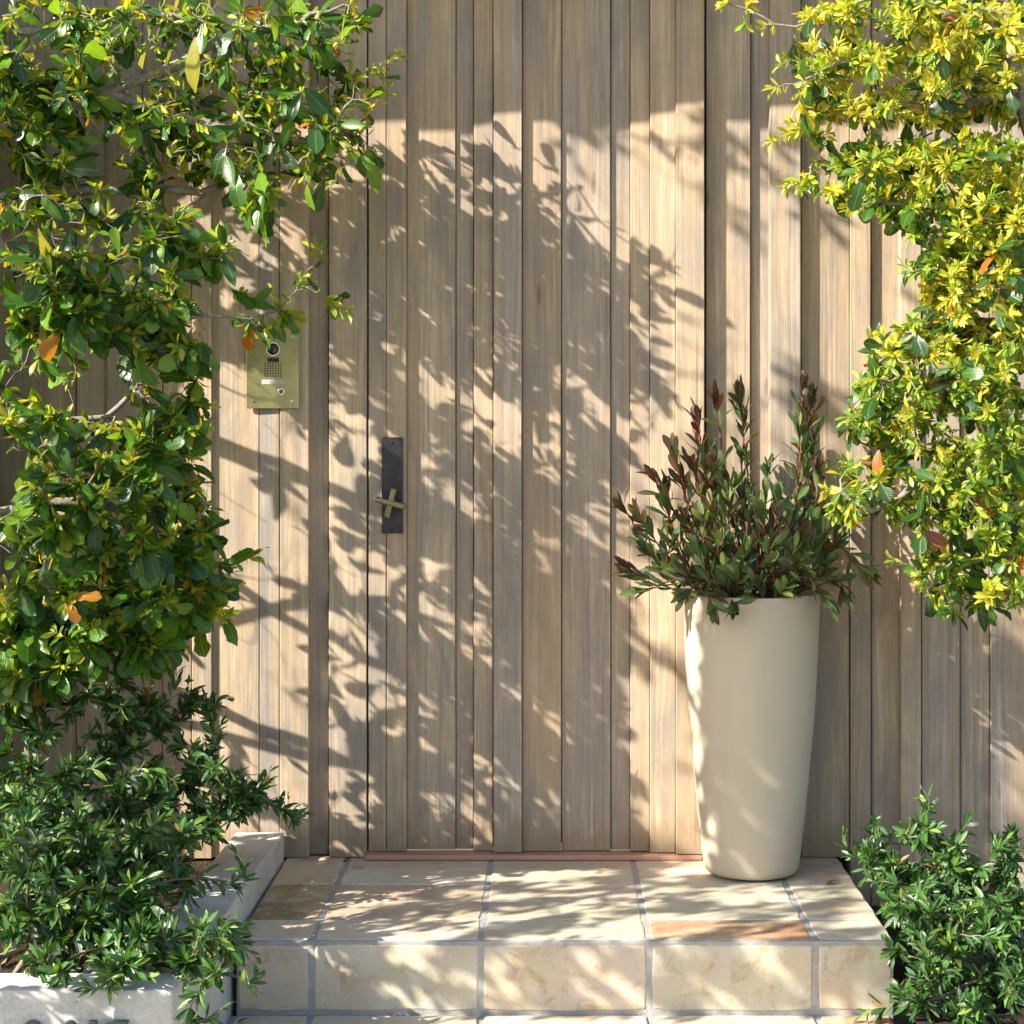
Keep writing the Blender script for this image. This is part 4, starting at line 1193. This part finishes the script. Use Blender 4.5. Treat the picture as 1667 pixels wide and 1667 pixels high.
ns += shrub('glossy_shrub', 'glossy green shrub against the wall in the bed right of the landing', b,
      stems_from(*b, [W(1440, 1400, .4), W(1500, 1350, .4), W(1560, 1400, .45), W(1640, 1420, .45), W(1480, 1440, .5)]),
      [(1460, 1390, 55, 40, 26, .3, .55), (1500, 1350, 30, 35, 8, .35, .5), (1540, 1410, 60, 35, 26, .3, .55), (1450, 1440, 50, 35, 22, .35, .6), (1550, 1440, 70, 30, 24, .35, .6), (1640, 1420, 30, 60, 16, .35, .55), (1590, 1440, 40, 30, 10, .35, .55)],
      [(1502, 1285, .42), (1512, 1320, .42), (1488, 1345, .42), (1372, 1355, .42), (1390, 1395, .42), (1425, 1335, .42), (1580, 1330, .42), (1560, 1360, .42), (1420, 1360, .42), (1645, 1350, .42), (1660, 1370, .42)], .040, 13, along=.13)
b = (1.08, -.78, -.14)
ns += shrub('glossy_shrub', 'glossy green shrub spilling beside the front corner of the landing', b,
      stems_from(*b, [W(1500, 1480, .75), W(1580, 1490, .75), W(1650, 1500, .75), W(1520, 1570, .85), W(1600, 1580, .85), W(1500, 1630, .9)]),
      [(1490, 1480, 50, 40, 24, .55, .85), (1580, 1490, 70, 40, 34, .55, .9), (1650, 1500, 30, 60, 18, .55, .9), (1510, 1550, 50, 45, 28, .65, .95), (1600, 1560, 70, 45, 38, .65, 1.0), (1510, 1620, 40, 40, 20, .75, 1.0), (1600, 1630, 70, 40, 32, .75, 1.05), (1655, 1600, 25, 60, 14, .7, 1.0)],
      [(1450, 1490, .72), (1440, 1530, .82), (1460, 1600, .85), (1440, 1640, .86), (1400, 1655, .86), (1455, 1560, .84), (1560, 1450, .65), (1640, 1450, .65), (1445, 1465, .66)], .041, 13, along=.13)

# ------------------------------------------------------------------ beige pot and its red-tipped shrub
PX, PD = X(1223, .185), .185
pot = thing('tall_pot', (PX, -PD, 0.0), 'tall tapered beige pot standing on the landing by the door', 'pot')
prof = [(0, .004), (.098, .004), (.110, .007), (.1165, .014), (.1195, .026), (.1225, .05), (.131, .125), (.1425, .235), (.1525, .345), (.160, .44), (.1655, .55), (.169, .64), (.1705, .692), (.1700, .699), (.1680, .702), (.1600, .702), (.1575, .699), (.157, .68), (.150, .55)]
bm_obj('pot_body', lathe_bm(prof, 96), M['pot'], pot, (PX, -PD, 0), True)
bm_obj('pot_soil', lathe_bm([(.1555, .655), (.11, .664), (.05, .668), (0, .67)], 40), M['soil'], pot, (PX, -PD, 0), True)
bm_obj('pot_foot', lathe_bm([(0, .0015), (.094, .0015), (.094, .006), (0, .006)], 40), M['black'], pot, (PX, -PD, 0))

palette('protea', [((.065, .115, .040), 5), ((.095, .155, .052), 5), ((.14, .19, .065), 3), ((.075, .022, .022), 4), ((.115, .040, .030), 3), ((.070, .050, .032), 4), ((.20, .105, .060), 1.2), ((.15, .17, .04), 2)])
P_GRN, P_RED, P_MIX = [0, 1, 2], [3, 4, 5, 6], [5, 7, 2, 6]
pr = thing('conebush', (PX, -PD, .66), 'red-tipped leathery shrub growing in the tall beige pot', 'shrub')
lv = Leaves()
PT = [(1135, 685, .20, 1), (1205, 650, .17, 1), (1308, 632, .17, 1), (1325, 650, .16, 1), (1165, 655, .2, 1), (1100, 745, .25, 1), (1062, 775, .26, 1), (1015, 825, .28, 1), (1128, 760, .30, 1), (1160, 765, .28, 1), (1045, 850, .30, 1), (1030, 930, .31, 1),
      (1145, 850, .34, 2), (1170, 880, .35, 2), (1205, 800, .22, 0), (1250, 765, .2, 0), (1335, 770, .2, 1), (1308, 780, .27, 0), (1355, 835, .22, 0), (1365, 880, .22, 0), (1240, 840, .32, 0), (1185, 820, .30, 0), (1285, 850, .32, 0), (1330, 890, .3, 0),
      (1090, 890, .33, 0), (1110, 930, .34, 0), (1060, 900, .3, 0), (1260, 890, .33, 0), (1215, 900, .35, 0), (1300, 920, .34, 0), (1180, 930, .35, 0), (1140, 910, .34, 0), (1345, 920, .27, 0), (1085, 830, .25, 0), (1230, 950, .35, 0), (1275, 960, .35, 0),
      (1195, 988, .385, 3), (1160, 985, .375, 3), (1405, 925, .25, 3), (1345, 975, .34, 3), (1375, 965, .28, 3), (1120, 965, .35, 3), (1050, 960, .3, 3),
      (1110, 790, .24, 1), (1085, 800, .22, 1), (1140, 730, .18, 1), (1210, 680, .16, 1), (1315, 665, .15, 1), (1300, 700, .2, 0), (1150, 800, .3, 1), (1180, 790, .2, 0), (1225, 820, .25, 0), (1265, 810, .28, 0), (1290, 830, .2, 0), (1330, 840, .28, 0), (1120, 850, .3, 1), (1160, 830, .35, 2), (1340, 870, .3, 0), (1290, 900, .37, 0), (1200, 940, .38, 0)]
c0 = np.array([PX, -PD, .665])
sv = []
for px, py, d, kind in PT:
    e = W(px, py, d)
    s0 = c0 + np.array([rng.normal(0, .045), rng.normal(0, .04), 0])
    h = e[2] - s0[2]
    if kind == 3:
        mid = np.array([(s0[0] * .35 + e[0] * .65), (s0[1] * .35 + e[1] * .65), max(.725, e[2] + .03)])
    else:
        mid = s0 * .5 + e * .5 + np.array([(e[0] - s0[0]) * .18, (e[1] - s0[1]) * .15, -.03 * abs(h)])
    mid = mid + np.array([rng.normal(0, .022), rng.normal(0, .018), rng.normal(0, .012)])
    pts = smooth_path([s0, mid, e], .012, .0012)
    n = len(pts)
    V, F = tube(pts, np.linspace(.0034, .0019, n), 5)
    me = bpy.data.meshes.new('stem')
    fill(me, V - np.array(wloc(pr)), F, None, None)
    link('stem', me, M['redstem'], pr, wloc(pr))
    ph = rng.uniform(0, 6.28)
    lo = int(n * (.30 if kind != 3 else .5))
    i = 0
    for j in range(lo, n):
        fr = (j - lo) / max(1, n - 1 - lo)
        dist = (n - 1 - j) * .012
        reps = 3 if dist < .03 else (1 if rng.uniform() < .74 else 0)
        if dist < .012: reps = 4
        t = norm(pts[min(j + 1, n - 1)] - pts[max(j - 1, 0)])
        a, b_ = frame_of(t)
        for _ in range(reps):
            th = ph + i * 2.4; i += 1
            out = math.cos(th) * a + math.sin(th) * b_
            op = rng.uniform(.3, .75) if dist < .03 else rng.uniform(.6, 1.35)
            ax = norm(t + out * op + np.array([0, 0, .08]) + rng.normal(0, .16, 3))
            sub = P_GRN if rng.uniform() < .75 else P_MIX
            if kind == 1: sub = P_RED if dist < .045 and rng.uniform() < .85 else (P_MIX if dist < .08 and rng.uniform() < .4 else P_GRN)
            elif kind == 2: sub = P_MIX if dist < .06 else P_GRN
            elif kind == 3: sub = P_GRN if rng.uniform() < .8 else P_RED
            lv.add('P', pts[j], ax, t * .7 - out * .6 + rng.normal(0, .25, 3) + TO_SUN * .3, rng.uniform(.040, .076) * (.9 if dist < .02 else 1), rng.uniform(.85, 1.3), pick('protea', sub))
emit(lv, 'protea', M['protealeaf'], pr, 300)
for px, py, d in ((1310, 786, .275), (1311, 640, .175)):
    bm = lathe_bm([(0, -.008), (.006, -.005), (.009, .002), (.008, .008), (.004, .013), (0, .015)], 14)
    bm_obj('seed_cone', bm, M['cone'], pr, W(px, py, d), True)

# ------------------------------------------------------------------ small things lying about
def fallen(px, py, d, z, L, rot, c, label, name='fallen_leaf'):
    p = W(px, py, d)
    tv, tu, tf = T['A'][2]
    tv = tv.copy(); tv[:, 2] += .10 * np.abs(tv[:, 0]) + 0.05
    me = bpy.data.meshes.new('fallen_leaf')
    fill(me, tv * L, tf, np.tile(np.array(c), (len(tv), 1)), tu)
    o = link(name, me, M['protealeaf'], None, (p[0], p[1], z + .18 * L))
    o.rotation_euler = (random.uniform(-.05, .05), random.uniform(-.05, .05), rot)
    tag(o, label, 'leaf', 'fallen leaves on the steps')
fallen(408, 1658, .86, -.160, .035, 1.5, (.20, .14, .03), 'dry olive-brown fallen leaf on the lower step by the planter')
fallen(572, 1402, .06, 0, .030, 2.2, (.13, .06, .03), 'brown fallen leaf at the foot of the wall by the door')
fallen(505, 1400, .05, 0, .026, 1.3, (.22, .12, .05), 'small tan fallen leaf on the landing back corner by planter')
fallen(1365, 1443, .3, 0, .036, 1.7, (.17, .14, .06), 'dry fallen leaf on the landing right of the beige pot')

print('leaves', n_left, n_right, ns, len(lv.rows), 'shade sprays', len(shade))
